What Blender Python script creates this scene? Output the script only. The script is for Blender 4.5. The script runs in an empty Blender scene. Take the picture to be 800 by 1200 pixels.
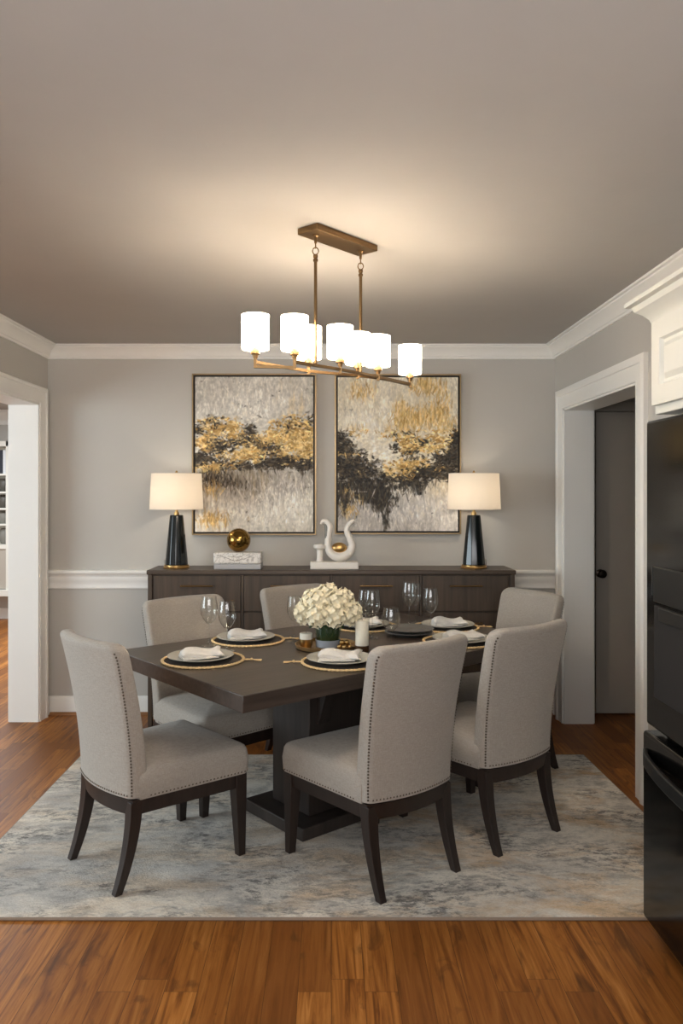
import bpy, math, random
import numpy as np
from mathutils import Vector, Matrix
random.seed(7)
rng = np.random.RandomState(11)
PI = math.pi
C = bpy.context.scene.collection
S = bpy.context.scene

# ------------------------------------------------------------------ camera, world, large lights, exposure
F = 920.0                       # focal length in pixels of an 800 x 1200 frame
EYE = 1.458
cam = bpy.data.cameras.new('camera')
camo = bpy.data.objects.new('camera', cam)
C.objects.link(camo)
camo.location = (0, 0, EYE)
camo.rotation_euler = (PI / 2, 0, 0)
cam.sensor_fit = 'VERTICAL'
cam.sensor_height = 36
cam.lens = F / 1200 * 36
cam.shift_x = 12 / 1200
cam.shift_y = -21 / 1200
cam.clip_start = 0.05
S.camera = camo

S.view_settings.view_transform = 'Standard'
S.view_settings.look = 'None'
S.view_settings.gamma = 1
S.view_settings.use_curve_mapping = False
S.view_settings.exposure = 0.5
S.cycles.use_denoising = True
S.cycles.max_bounces = 8

W = bpy.data.worlds.new('world')
S.world = W
W.use_nodes = True
W.node_tree.nodes['Background'].inputs[0].default_value = (1.0, 0.985, 0.96, 1)
W.node_tree.nodes['Background'].inputs[1].default_value = 0.45


def area(name, loc, rot, sx, sy, power, color):
    l = bpy.data.lights.new(name, 'AREA')
    l.shape = 'RECTANGLE'
    l.size, l.size_y, l.energy, l.color = sx, sy, power, color
    o = bpy.data.objects.new(name, l)
    C.objects.link(o)
    o.location, o.rotation_euler = loc, rot
    return o


# added fill behind the camera, standing in for unseen kitchen windows
area('rear_fill', (-0.6, -1.45, 1.5), (PI / 2, 0, 0), 2.2, 1.3, 10, (1.0, 0.98, 0.95))
# added lamp behind the camera, aimed up and forward to brighten ceiling and walls
area('rear_uplight_fill', (0.0, -0.5, 1.75), (PI * 0.76, 0, 0), 2.6, 1.2, 40, (0.98, 0.98, 1.0))
area('next_room_daylight', (-4.6, 2.3, 1.5), (PI / 2, 0, -PI / 2), 2.6, 1.6, 84, (0.78, 0.92, 1.0))  # daylight from the left, its window in the next room unseen
area('next_room_far_fill', (-3.2, 7.0, 2.38), (0, 0, 0), 1.2, 1.6, 70, (0.9, 0.95, 1.0))  # added panel below the next room's ceiling, brightens that room


# ------------------------------------------------------------------ helpers
def lin(c):
    def f(x):
        x /= 255.0
        return x / 12.92 if x <= 0.04045 else ((x + 0.055) / 1.055) ** 2.4
    return (f(c[0]), f(c[1]), f(c[2]), 1)


def mat(name, col=(200, 200, 200), rough=0.5, metal=0.0, spec=0.5):
    m = bpy.data.materials.new(name)
    m.use_nodes = True
    b = m.node_tree.nodes['Principled BSDF']
    b.inputs['Base Color'].default_value = lin(col)
    b.inputs['Roughness'].default_value = rough
    b.inputs['Metallic'].default_value = metal
    b.inputs['Specular IOR Level'].default_value = spec
    return m


class NT:
    """small node helper: n(type, {input: value or socket}, prop=...)"""
    def __init__(self, m):
        self.m, self.t = m, m.node_tree
        self.b = self.t.nodes['Principled BSDF']

    def n(self, typ, ins=None, **props):
        nd = self.t.nodes.new(typ)
        for k, v in props.items():
            setattr(nd, k, v)
        for k, v in (ins or {}).items():
            s = nd.inputs[k]
            if isinstance(v, bpy.types.NodeSocket):
                self.t.links.new(v, s)
            else:
                s.default_value = v
        return nd

    def math(self, op, a, b=0.0):
        return self.n('ShaderNodeMath', {0: a, 1: b}, operation=op).outputs[0]

    def mapping(self, scale=(1, 1, 1), coord='Object', rot=(0, 0, 0), loc=(0, 0, 0)):
        tc = self.n('ShaderNodeTexCoord')
        return self.n('ShaderNodeMapping', {'Vector': tc.outputs[coord], 'Scale': scale, 'Rotation': rot, 'Location': loc}).outputs[0]

    def noise(self, vec, scale, detail=4.0, rough=0.55, dist=0.0):
        return self.n('ShaderNodeTexNoise', {'Vector': vec, 'Scale': scale, 'Detail': detail, 'Roughness': rough, 'Distortion': dist}).outputs[0]

    def ramp(self, fac, stops):
        r = self.n('ShaderNodeValToRGB', {'Fac': fac})
        e = r.color_ramp.elements
        while len(e) < len(stops):
            e.new(0.5)
        for i, (p, c) in enumerate(stops):
            e[i].position = p
            e[i].color = lin(c) if len(c) == 3 else c
        return r.outputs[0]

    def mix(self, fac, a, b, mode='MIX'):
        nd = self.n('ShaderNodeMix', None, data_type='RGBA', blend_type=mode)
        for s, v in ((nd.inputs[0], fac), (nd.inputs[6], a), (nd.inputs[7], b)):
            if isinstance(v, bpy.types.NodeSocket):
                self.t.links.new(v, s)
            elif isinstance(v, (int, float)):
                s.default_value = v
            else:
                s.default_value = lin(v) if len(v) == 3 else v
        return nd.outputs[2]

    def base(self, s):
        self.t.links.new(s, self.b.inputs['Base Color'])

    def bump(self, h, strength=0.2, dist=0.002):
        bp = self.n('ShaderNodeBump', {'Height': h, 'Strength': strength, 'Distance': dist})
        self.t.links.new(bp.outputs[0], self.b.inputs['Normal'])


class MB:
    """collects vertices and faces of one mesh"""
    def __init__(self):
        self.v, self.f = [], []

    def add(self, verts, faces):
        k = len(self.v)
        self.v += [tuple(p) for p in verts]
        self.f += [tuple(i + k for i in f) for f in faces]
        return self

    def box(self, x0, x1, y0, y1, z0, z1):
        v = [(x, y, z) for z in (z0, z1) for y in (y0, y1) for x in (x0, x1)]
        return self.add(v, [(0, 2, 3, 1), (4, 5, 7, 6), (0, 1, 5, 4), (2, 6, 7, 3), (0, 4, 6, 2), (1, 3, 7, 5)])

    def loft(self, rings, cap0=True, cap1=True, loop=False):
        n = len(rings[0])
        v = [p for r in rings for p in r]
        f = []
        m = len(rings)
        for i in range(m if loop else m - 1):
            a, b = i * n, ((i + 1) % m) * n
            for j in range(n):
                k = (j + 1) % n
                f.append((a + j, a + k, b + k, b + j))
        if not loop:
            if cap0:
                f.append(tuple(reversed(range(n))))
            if cap1:
                f.append(tuple(range((m - 1) * n, m * n)))
        return self.add(v, f)

    def lathe(self, prof, n=32, c=(0, 0, 0), cap0=True, cap1=True):
        rings = [[(c[0] + r * math.cos(2 * PI * j / n), c[1] + r * math.sin(2 * PI * j / n), c[2] + z) for j in range(n)] for r, z in prof]
        return self.loft(rings, cap0, cap1)

    def tube(self, pts, r, n=8, square=False, loop=False):
        pts = [Vector(p) for p in pts]
        m = len(pts)
        rings = []
        up = Vector((0, 0, 1))
        for i, p in enumerate(pts):
            if loop:
                d = pts[(i + 1) % m] - pts[i - 1]
            else:
                d = pts[min(i + 1, m - 1)] - pts[max(i - 1, 0)]
            d.normalize()
            ref = up if abs(d.z) < 0.9 else Vector((1, 0, 0))
            a = d.cross(ref).normalized()
            b = a.cross(d).normalized()
            rr = r[i] if isinstance(r, (list, tuple)) else r
            if square:
                rings.append([p + a * rr * sx + b * rr * sy for sx, sy in ((-1, -1), (1, -1), (1, 1), (-1, 1))])
            else:
                rings.append([p + a * rr * math.cos(2 * PI * j / n) + b * rr * math.sin(2 * PI * j / n) for j in range(n)])
        return self.loft(rings, loop=loop)

    def sphere(self, c, r, n=16, m=10, s=(1, 1, 1)):
        prof = [(r * math.sin(PI * i / m), -r * math.cos(PI * i / m)) for i in range(m + 1)]
        rings = [[(c[0] + s[0] * max(q, 1e-5) * math.cos(2 * PI * j / n), c[1] + s[1] * max(q, 1e-5) * math.sin(2 * PI * j / n), c[2] + s[2] * z) for j in range(n)] for q, z in prof]
        return self.loft(rings)

    def nail(self, c, nrm, r=0.0042):
        nrm = Vector(nrm).normalized()
        a = nrm.orthogonal().normalized()
        b = nrm.cross(a)
        c = Vector(c)
        lo = [c + (a * math.cos(PI * j / 3) + b * math.sin(PI * j / 3)) * r for j in range(6)]
        hi = [c + (a * math.cos(PI * j / 3) + b * math.sin(PI * j / 3)) * r * 0.6 + nrm * r * 0.6 for j in range(6)]
        return self.loft([lo, hi])

    def build(self, name, m, parent=None, bevel=0.0, seg=2, smooth=35, loc=None, rotz=0.0):
        me = bpy.data.meshes.new(name)
        me.from_pydata(self.v, [], self.f)
        me.validate()
        import bmesh
        bm = bmesh.new()
        bm.from_mesh(me)
        bmesh.ops.recalc_face_normals(bm, faces=bm.faces)
        bm.to_mesh(me)
        bm.free()
        me.polygons.foreach_set('use_smooth', [True] * len(me.polygons))
        me.set_sharp_from_angle(angle=math.radians(smooth))
        me.materials.append(m)
        o = bpy.data.objects.new(name, me)
        C.objects.link(o)
        if parent:
            o.parent = parent
        if loc:
            o.location = loc
        o.rotation_euler.z = rotz
        if bevel:
            b = o.modifiers.new('bevel', 'BEVEL')
            b.width, b.segments, b.limit_method, b.angle_limit = bevel, seg, 'ANGLE', math.radians(40)
        return o


def tag(o, label, cat, group=None, kind=None):
    o['label'], o['category'] = label, cat
    if group:
        o['group'] = group
    if kind:
        o['kind'] = kind
    return o


def thing(name, label, cat, loc=(0, 0, 0), rotz=0.0, group=None):
    o = bpy.data.objects.new(name, None)
    o.empty_display_size = 0.1
    C.objects.link(o)
    o.location = loc
    o.rotation_euler.z = rotz
    return tag(o, label, cat, group)


def copy_tree(o, parent=None):
    kids = list(o.children)
    c = o.copy()
    C.objects.link(c)
    if parent:
        c.parent = parent
    for ch in kids:
        copy_tree(ch, c)
    return c


def bulb_light(name, parent, loc, power, radius=0.02, color=(1.0, 0.92, 0.80)):
    l = bpy.data.lights.new(name, 'POINT')
    l.energy, l.shadow_soft_size, l.color = power, radius, color
    o = bpy.data.objects.new(name, l)
    C.objects.link(o)
    o.parent = parent
    o.location = loc
    return o


def rrect(w, d, r, n=6, cx=0.0, cy=0.0):
    pts = []
    for qx, qy, a0 in ((1, 1, 0), (-1, 1, 90), (-1, -1, 180), (1, -1, 270)):
        for i in range(n + 1):
            a = math.radians(a0 + 90 * i / n)
            pts.append((cx + qx * (w / 2 - r) + r * math.cos(a), cy + qy * (d / 2 - r) + r * math.sin(a)))
    return pts


# ------------------------------------------------------------------ materials
def m_wall():
    m = mat('grey_wall_paint', (175, 173, 168), 0.85, spec=0.2)
    t = NT(m)
    v = t.mapping()
    t.base(t.mix(t.noise(v, 2.0, 5), (191, 187, 180), (198, 194, 187)))
    t.bump(t.noise(v, 220, 3), 0.06, 0.001)
    return m


def m_ceiling():
    m = mat('ceiling_paint', (196, 192, 185), 0.9, spec=0.15)
    t = NT(m)
    v = t.mapping()
    t.base(t.mix(t.noise(v, 3.0, 6, 0.65), (180, 176, 171), (188, 184, 179)))
    t.bump(t.noise(v, 160, 3), 0.08, 0.001)
    return m


def m_trim():
    m = mat('white_trim_paint', (224, 219, 209), 0.42)
    t = NT(m)
    t.base(t.mix(t.noise(t.mapping(), 3.0, 4), (238, 235, 229), (243, 241, 236)))
    return m


def m_floor():
    m = mat('honey_oak_planks', (150, 100, 55), 0.46, spec=0.25)
    t = NT(m)
    tc = t.n('ShaderNodeTexCoord').outputs['Object']
    sep = t.n('ShaderNodeSeparateXYZ', {0: tc})
    swp = t.n('ShaderNodeCombineXYZ', {0: sep.outputs[1], 1: sep.outputs[0], 2: 0.0}).outputs[0]
    br = t.n('ShaderNodeTexBrick', {'Vector': swp, 'Color1': (0, 0, 0, 1), 'Color2': (1, 1, 1, 1), 'Mortar': (0.5, 0.5, 0.5, 1), 'Scale': 1.0,
                                    'Mortar Size': 0.0009, 'Mortar Smooth': 0.1, 'Bias': 0.0, 'Brick Width': 1.15, 'Row Height': 0.098},
             offset=0.37, offset_frequency=3, squash=0.78, squash_frequency=2)
    rnd = t.n('ShaderNodeSeparateColor', {0: br.outputs['Color']}).outputs[0]
    off = t.n('ShaderNodeCombineXYZ', {0: t.math('MULTIPLY', rnd, 37.0), 1: t.math('MULTIPLY', rnd, 19.0), 2: rnd}).outputs[0]
    vv = t.n('ShaderNodeVectorMath', {0: tc, 1: off}, operation='ADD').outputs[0]
    g1 = t.noise(t.n('ShaderNodeMapping', {'Vector': vv, 'Scale': (32, 1.7, 1)}).outputs[0], 1.0, 5, 0.6, 1.6)
    g2 = t.noise(t.n('ShaderNodeMapping', {'Vector': vv, 'Scale': (150, 5, 1)}).outputs[0], 1.0, 3, 0.6)
    kn = t.noise(t.n('ShaderNodeMapping', {'Vector': vv, 'Scale': (13, 4.5, 1)}).outputs[0], 1.0, 4, 0.55, 0.9)
    c1 = t.ramp(g1, [(0.33, (114, 66, 25)), (0.45, (164, 103, 43)), (0.56, (188, 124, 57)), (0.68, (210, 147, 78))])
    c2 = t.mix(t.math('MULTIPLY', rnd, 0.85), c1, (128, 76, 32))
    c3 = t.mix(t.math('MULTIPLY', g2, 0.8), c2, t.mix(1.0, c2, (205, 190, 170), 'MULTIPLY'))
    kf = t.ramp(kn, [(0.0, (0, 0, 0)), (0.59, (0, 0, 0)), (0.69, (190, 190, 190)), (1.0, (230, 230, 230))])
    c4 = t.mix(kf, c3, (66, 38, 20))
    c5 = t.mix(t.math('MULTIPLY', br.outputs['Fac'], 0.75), c4, (58, 33, 17))
    t.base(c5)
    t.t.links.new(t.ramp(g1, [(0.2, (170, 170, 170)), (0.8, (190, 190, 190))]), t.b.inputs['Roughness'])
    t.bump(t.math('SUBTRACT', t.math('MULTIPLY', g2, 0.25), br.outputs['Fac']), 0.25, 0.0015)
    return m


def m_wood(name, c0, c1, rough=0.42, axis=0, scale=1.0):
    m = mat(name, c0, rough)
    t = NT(m)
    sc = [38 * scale] * 3
    sc[axis] = 2.2 * scale
    v = t.mapping(tuple(sc))
    g = t.noise(v, 1.0, 5, 0.62, 0.7)
    t.base(t.ramp(g, [(0.25, c0), (0.7, c1)]))
    t.bump(g, 0.08, 0.001)
    return m


def m_linen(name, c0, c1):
    m = mat(name, c0, 0.95, spec=0.15)
    t = NT(m)
    v = t.mapping()
    a = t.noise(t.mapping((1, 1, 9)), 55, 3, 0.7)
    b = t.noise(t.mapping((9, 9, 1)), 55, 3, 0.7)
    big = t.noise(v, 7, 4)
    s = t.math('ADD', t.math('MULTIPLY', a, 0.5), t.math('MULTIPLY', b, 0.5))
    col = t.ramp(s, [(0.36, c0), (0.64, c1)])
    t.base(t.mix(t.math('MULTIPLY', big, 0.25), col, tuple(int(x * 0.93) for x in c0)))
    t.bump(s, 0.3, 0.0012)
    t.b.inputs['Sheen Weight'].default_value = 0.15
    return m


def m_rug():
    m = mat('distressed_rug_pile', (170, 165, 155), 0.95, spec=0.1)
    t = NT(m)
    tc = t.mapping()
    sep = t.n('ShaderNodeSeparateXYZ', {0: tc})
    warp = t.noise(t.mapping((1, 1, 1)), 1.3, 3, 0.5)
    wv = t.n('ShaderNodeVectorMath', {0: tc, 1: t.n('ShaderNodeCombineXYZ', {0: t.math('MULTIPLY', warp, 0.25), 1: t.math('MULTIPLY', warp, 0.18), 2: 0.0}).outputs[0]}, operation='ADD').outputs[0]
    def wm(sc, loc=(0, 0, 0)):
        return t.n('ShaderNodeMapping', {'Vector': wv, 'Scale': sc, 'Location': loc}).outputs[0]
    streak = t.noise(wm((1.0, 1.9, 1)), 3.6, 10, 0.78, 0.2)
    fine = t.noise(wm((1.0, 2.0, 1), (3, 5, 0)), 19.0, 6, 0.8, 0.2)
    cloud = t.noise(wm((0.9, 1.6, 1), (4.3, 1.7, 0)), 1.9, 6, 0.62, 0.3)
    patch = t.noise(wm((1.0, 1.9, 1), (7.7, 2.1, 0)), 2.3, 7, 0.68, 0.3)
    pile = t.noise(t.mapping((1, 1.6, 1)), 120, 3, 0.7)
    base = t.ramp(streak, [(0.34, (160, 156, 151)), (0.43, (212, 207, 198)), (0.5, (243, 236, 224)), (0.66, (252, 246, 234))])
    xr = t.n('ShaderNodeMapRange', {0: sep.outputs[0], 1: -1.2, 2: 1.3, 3: 0.0, 4: 1.0}).outputs[0]
    blue = t.math('MULTIPLY', t.ramp(cloud, [(0.46, (0, 0, 0)), (0.6, (255, 255, 255))]), t.math('SUBTRACT', 0.75, t.math('MULTIPLY', xr, 0.4)))
    c1 = t.mix(blue, base, (196, 195, 193))
    tan = t.noise(wm((1.1, 2.4, 1), (9.1, 3.3, 0)), 2.3, 7, 0.68, 0.4)
    tf = t.math('MULTIPLY', t.ramp(tan, [(0.47, (0, 0, 0)), (0.62, (255, 255, 255))]), t.math('ADD', t.math('MULTIPLY', xr, 0.6), 0.28))
    c2 = t.mix(tf, c1, (216, 186, 148))
    fd = t.math('MULTIPLY', t.ramp(fine, [(0.47, (0, 0, 0)), (0.57, (255, 255, 255))]), t.ramp(patch, [(0.42, (70, 70, 70)), (0.6, (255, 255, 255))]))
    c3 = t.mix(t.math('MULTIPLY', fd, 0.8), c2, (106, 104, 104))
    c4 = t.mix(t.ramp(pile, [(0.35, (150, 150, 150)), (0.65, (0, 0, 0))]), c3, t.mix(1.0, c3, (178, 175, 171), 'MULTIPLY'))
    t.base(c4)
    t.bump(t.math('ADD', pile, t.math('MULTIPLY', fine, 0.6)), 0.7, 0.006)
    return m


def m_shade(name, col, trans=0.55, glow=None):
    m = bpy.data.materials.new(name)
    m.use_nodes = True
    t = m.node_tree
    t.nodes.remove(t.nodes['Principled BSDF'])
    d = t.nodes.new('ShaderNodeBsdfDiffuse')
    r = t.nodes.new('ShaderNodeBsdfTranslucent')
    x = t.nodes.new('ShaderNodeMixShader')
    d.inputs[0].default_value = lin(col)
    r.inputs[0].default_value = lin(col)
    x.inputs[0].default_value = trans
    t.links.new(d.outputs[0], x.inputs[1])
    t.links.new(r.outputs[0], x.inputs[2])
    out = x.outputs[0]
    if glow:                       # the lit cloth of the shade itself
        e = t.nodes.new('ShaderNodeEmission')
        e.inputs[0].default_value = (*glow[0], 1)
        e.inputs[1].default_value = glow[1]
        a = t.nodes.new('ShaderNodeAddShader')
        t.links.new(out, a.inputs[0])
        t.links.new(e.outputs[0], a.inputs[1])
        out = a.outputs[0]
    t.links.new(out, t.nodes['Material Output'].inputs[0])
    return m


def m_glass(name, tint=(0.97, 0.975, 0.97), ior=1.42):
    m = bpy.data.materials.new(name)
    m.use_nodes = True
    t = m.node_tree
    t.nodes.remove(t.nodes['Principled BSDF'])
    a = t.nodes.new('ShaderNodeBsdfTransparent')
    g = t.nodes.new('ShaderNodeBsdfGlossy')
    f = t.nodes.new('ShaderNodeLayerWeight')
    p = t.nodes.new('ShaderNodeMath')
    q = t.nodes.new('ShaderNodeMath')
    x = t.nodes.new('ShaderNodeMixShader')
    a.inputs[0].default_value = (*tint, 1)
    g.inputs['Roughness'].default_value = 0.02
    f.inputs[0].default_value = 0.5
    p.operation, q.operation = 'POWER', 'MULTIPLY_ADD'
    p.inputs[1].default_value = 4.0
    q.inputs[1].default_value, q.inputs[2].default_value = 0.85, 0.055
    t.links.new(f.outputs['Facing'], p.inputs[0])
    t.links.new(p.outputs[0], q.inputs[0])
    t.links.new(q.outputs[0], x.inputs[0])
    t.links.new(a.outputs[0], x.inputs[1])
    t.links.new(g.outputs[0], x.inputs[2])
    t.links.new(x.outputs[0], t.nodes['Material Output'].inputs[0])
    return m


def m_emit(name, col, power):
    m = mat(name, (255, 240, 215), 0.5)
    b = m.node_tree.nodes['Principled BSDF']
    b.inputs['Emission Color'].default_value = lin(col)
    b.inputs['Emission Strength'].default_value = power
    return m


def m_attr(name, rough=0.6):
    m = mat(name, (200, 200, 200), rough, spec=0.3)
    t = NT(m)
    a = t.n('ShaderNodeVertexColor', layer_name='paint')
    t.base(a.outputs[0])
    t.bump(t.noise(t.mapping(), 90, 4), 0.15, 0.001)
    return m


def m_marble():
    m = mat('white_marble', (228, 222, 214), 0.3)
    t = NT(m)
    n = t.noise(t.mapping(), 14, 6, 0.6, 2.2)
    t.base(t.ramp(n, [(0.0, (232, 226, 218)), (0.47, (232, 226, 218)), (0.5, (150, 142, 132)), (0.53, (232, 226, 218)), (1.0, (226, 220, 212))]))
    return m


M = dict(
    wall=m_wall(), ceil=m_ceiling(), trim=m_trim(), floor=m_floor(), rug=m_rug(),
    linen=m_linen('linen_upholstery', (156, 149, 140), (185, 177, 167)),
    leg=m_wood('espresso_leg_wood', (30, 22, 19), (48, 36, 31), 0.4, 2),
    table=m_wood('espresso_table_wood', (52, 44, 39), (78, 67, 60), 0.36, 0),
    pedestal=m_wood('espresso_pedestal_wood', (44, 38, 35), (62, 54, 50), 0.45, 2),
    side=m_wood('walnut_sideboard_wood', (54, 43, 33), (84, 68, 54), 0.5, 2, 0.8),
    sidetop=m_wood('walnut_sideboard_top', (58, 46, 36), (88, 72, 58), 0.4, 0, 0.8),
    gap=mat('dark_recess', (22, 17, 15), 0.7),
    brass=mat('aged_brass', (128, 102, 70), 0.4, 1.0),
    satin_brass=mat('satin_gold', (196, 160, 104), 0.32, 1.0),  # paler gold finish of lamp fittings, votive cup and beads
    tray=mat('brushed_bronze_gold', (186, 152, 104), 0.42, 0.85),
    orb=mat('polished_bronze_gold', (150, 118, 62), 0.13, 1.0),
    nail=mat('pewter_nailhead', (105, 95, 85), 0.35, 1.0),
    gold_rope=mat('gold_cord', (232, 200, 146), 0.55, 0.1),
    black_cer=mat('black_glazed_ceramic', (20, 25, 26), 0.16),
    shade=m_shade('lamp_shade_linen', (246, 236, 222), 0.5),
    shade_glass=m_shade('frosted_shade', (252, 244, 228), 0.5, ((1.0, 0.9, 0.78), 13.5)),
    light_cap=m_shade('translucent_light_cap', (250, 246, 238), 0.22),  # for the caps added inside the chandelier shades
    glass=m_glass('clear_glass'),
    leafglass=m_glass('vase_glass', (0.9, 0.95, 0.9)),
    plate=mat('grey_stoneware', (182, 180, 170), 0.28),
    plate_dark=mat('charcoal_stoneware', (92, 92, 92), 0.35),
    mat_dark=m_wood('dark_woven_mat', (62, 55, 49), (80, 72, 64), 0.8, 0, 3),
    napkin=m_linen('white_napkin_linen', (226, 221, 213), (240, 236, 229)),
    napkin_grey=m_linen('pale_grey_napkin_linen', (205, 203, 199), (228, 225, 220)),
    petal=mat('cream_petals', (232, 223, 196), 0.75, spec=0.2),
    leaf=mat('dark_green_leaf', (40, 62, 32), 0.5),
    ribbon=mat('silver_blue_ribbon', (150, 158, 168), 0.4),
    wax=mat('ivory_wax', (236, 230, 214), 0.5),
    amber=mat('dark_amber_base', (70, 48, 28), 0.3),
    plaster=mat('white_plaster', (233, 226, 216), 0.45),
    fridge=mat('black_glossy_steel', (12, 11, 10), 0.12, 0.0, 0.4),
    fridge2=mat('black_satin_plastic', (30, 30, 29), 0.35, spec=0.4),
    cab=mat('white_cabinet_paint', (224, 222, 212), 0.4),
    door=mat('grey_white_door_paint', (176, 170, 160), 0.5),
    knob=mat('oil_rubbed_bronze', (60, 52, 46), 0.3, 0.9),
    bulb=m_emit('warm_bulb', (255, 226, 180), 9.0),
    shoe=m_wood('honey_oak_shoe_moulding', (120, 76, 40), (160, 108, 60), 0.4, 0),
    cord=mat('pale_cord', (216, 208, 196), 0.5),
    frame_gold=mat('champagne_frame', (158, 136, 104), 0.42, 0.7),
    frame_dark=mat('black_brown_frame_rebate', (34, 24, 18), 0.6),
    book_dark=mat('navy_book_cloth', (44, 46, 54), 0.6),
    book_white=mat('white_book_cloth', (225, 228, 230), 0.6),
    pot=mat('grey_stone_pot', (128, 126, 118), 0.6),
    pot2=mat('dark_mottled_pot', (84, 80, 72), 0.5),
    panel=mat('beige_cabinet_panel', (176, 168, 156), 0.6),
    marble=m_marble(),
    greystone=mat('grey_stone_box_foot', (172, 170, 170), 0.4),
)

# ------------------------------------------------------------------ setting
XL, XR, YB, HC = -1.876, 1.48, 5.2, 2.44
TH = 0.18


def struct(mb, name, m, label, cat, **kw):
    o = mb.build(name, m, **kw)
    return tag(o, label, cat, None, 'structure')


struct(MB().box(-5.2, 3.4, -1.5, 9.4, -0.1, 0.0), 'floor', M['floor'], 'honey oak plank floor running through the rooms', 'floor')
struct(MB().box(-5.2, 3.4, -1.5, 9.4, HC, HC + 0.1), 'ceiling', M['ceil'], 'plain light ceiling over the dining room', 'ceiling')
struct(MB().box(XL - TH, XR + TH, YB, YB + TH, 0, HC), 'wall_back', M['wall'], 'grey wall behind the sideboard and paintings', 'wall')
LO0, LO1, LZ = 1.7, 5.03, 2.04            # left opening, its unseen near end widened to admit more daylight
struct(MB().box(XL - TH, XL, LO1, YB, 0, HC).box(XL - TH, XL, -1.5, LO0, 0, HC).box(XL - TH, XL, LO0, LO1, LZ, HC),
       'wall_left', M['wall'], 'grey wall with the open doorway on the left', 'wall')
RO0, RO1, RZ = 3.79, 4.99, 2.0             # right opening
struct(MB().box(XR, XR + TH, RO1, YB, 0, HC).box(XR, XR + TH, 2.69, RO0, 0, HC).box(XR, XR + TH, RO0, RO1, RZ, HC)
       .box(XR, 2.1, 2.66, 2.69, 0, HC).box(1.95, 2.1, -1.5, 2.66, 0, HC),
       'wall_right', M['wall'], 'grey wall with the dark hallway doorway on the right', 'wall')
# the next room and the hall
struct(MB().box(-5.2, XL - TH, 9.2, 9.4, 0, HC).box(-5.2, -5.0, -1.5, 9.2, 0, HC).box(XL - TH, XL - 0.02, YB + TH, 9.2, 0, HC),
       'wall_next_room', M['wall'], 'pale grey walls of the room beyond the left doorway', 'wall')
HB = 5.2
struct(MB().box(XR + TH, 3.4, HB + 0.02, HB + 0.1, 0, HC).box(3.2, 3.4, 2.7, HB, 0, HC).box(2.1, 3.4, 2.6, 2.7, 0, HC),
       'wall_hall', M['wall'], 'shaded walls of the hallway behind the right doorway', 'wall')


def strip(mb, prof, pts_fn):
    """sweep a closed profile [(offset, z)] through stations pts_fn(offset) -> list of (x, y)"""
    stations = list(zip(*[[(x, y, z) for x, y in pts_fn(o)] for o, z in prof]))
    mb.loft([list(s) for s in stations])
    return mb


crown = [(0, HC - 0.088), (0.012, HC - 0.088), (0.014, HC - 0.076), (0.02, HC - 0.072), (0.026, HC - 0.056), (0.04, HC - 0.036), (0.058, HC - 0.024),
         (0.064, HC - 0.02), (0.066, HC - 0.013), (0.08, HC - 0.011), (0.08, HC - 0.0005), (0, HC - 0.0005)]
struct(strip(MB(), crown, lambda o: [(XL + o, -1.49), (XL + o, YB - o), (XR - o, YB - o), (XR - o, 2.69)]),
       'trim_1', M['trim'], 'white crown moulding around the dining room ceiling', 'moulding', smooth=25)
struct(strip(MB(), [(o, z) for o, z in ((0, HC - 0.17), (0.015, HC - 0.17), (0.02, HC - 0.12), (0.09, HC - 0.03), (0.09, HC - 0.001), (0, HC - 0.001))],
             lambda o: [(-4.99, 9.2 - o), (XL - TH, 9.2 - o)]),
       'trim_2', M['trim'], 'white crown moulding in the room beyond the left doorway', 'moulding', smooth=25)
rail = [(0, 0.832), (0.012, 0.832), (0.016, 0.84), (0.012, 0.85), (0.012, 0.87), (0.016, 0.88), (0.022, 0.9), (0.022, 0.912), (0.03, 0.926),
        (0.042, 0.934), (0.046, 0.942), (0.046, 0.952), (0.04, 0.957), (0, 0.957)]
struct(strip(MB(), rail, lambda o: [(XL + 0.001, YB - o), (XR - 0.001, YB - o)]), 'trim_3', M['trim'],
       'white chair rail moulding across the back wall behind the sideboard', 'moulding', smooth=25)
bb = [(0, 0.0), (0.014, 0.0), (0.014, 0.1), (0.01, 0.115), (0.004, 0.122), (0, 0.122)]
struct(strip(MB(), bb, lambda o: [(XL + 0.001, YB - o), (XR - 0.001, YB - o)]), 'baseboard_back', M['trim'],
       'white baseboard along the back wall', 'baseboard', smooth=25)
struct(MB().loft([[(x, YB - 0.014, 0.0), (x, YB - 0.03, 0.0), (x, YB - 0.028, 0.01), (x, YB - 0.014, 0.019)] for x in (XL + 0.02, XR - 0.02)]),
       'trim_4', M['shoe'], 'oak shoe moulding under the back baseboard', 'moulding')
struct(strip(MB(), bb, lambda o: [(XR - o, 2.7), (XR - o, RO0 - 0.124)]), 'baseboard_right', M['trim'],
       'short white baseboard between the hallway doorway and the refrigerator', 'baseboard', smooth=25)
struct(strip(MB(), bb, lambda o: [(XL + o, -1.4), (XL + o, LO0 - 0.12)]), 'baseboard_left', M['trim'],
       'white baseboard on the left wall before the doorway', 'baseboard', smooth=25)
struct(strip(MB(), bb, lambda o: [(-4.99, 9.2 - o), (XL - TH - 0.01, 9.2 - o)]), 'baseboard_next_room', M['trim'],
       'white baseboard under the shelves in the next room', 'baseboard', smooth=25)


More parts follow.
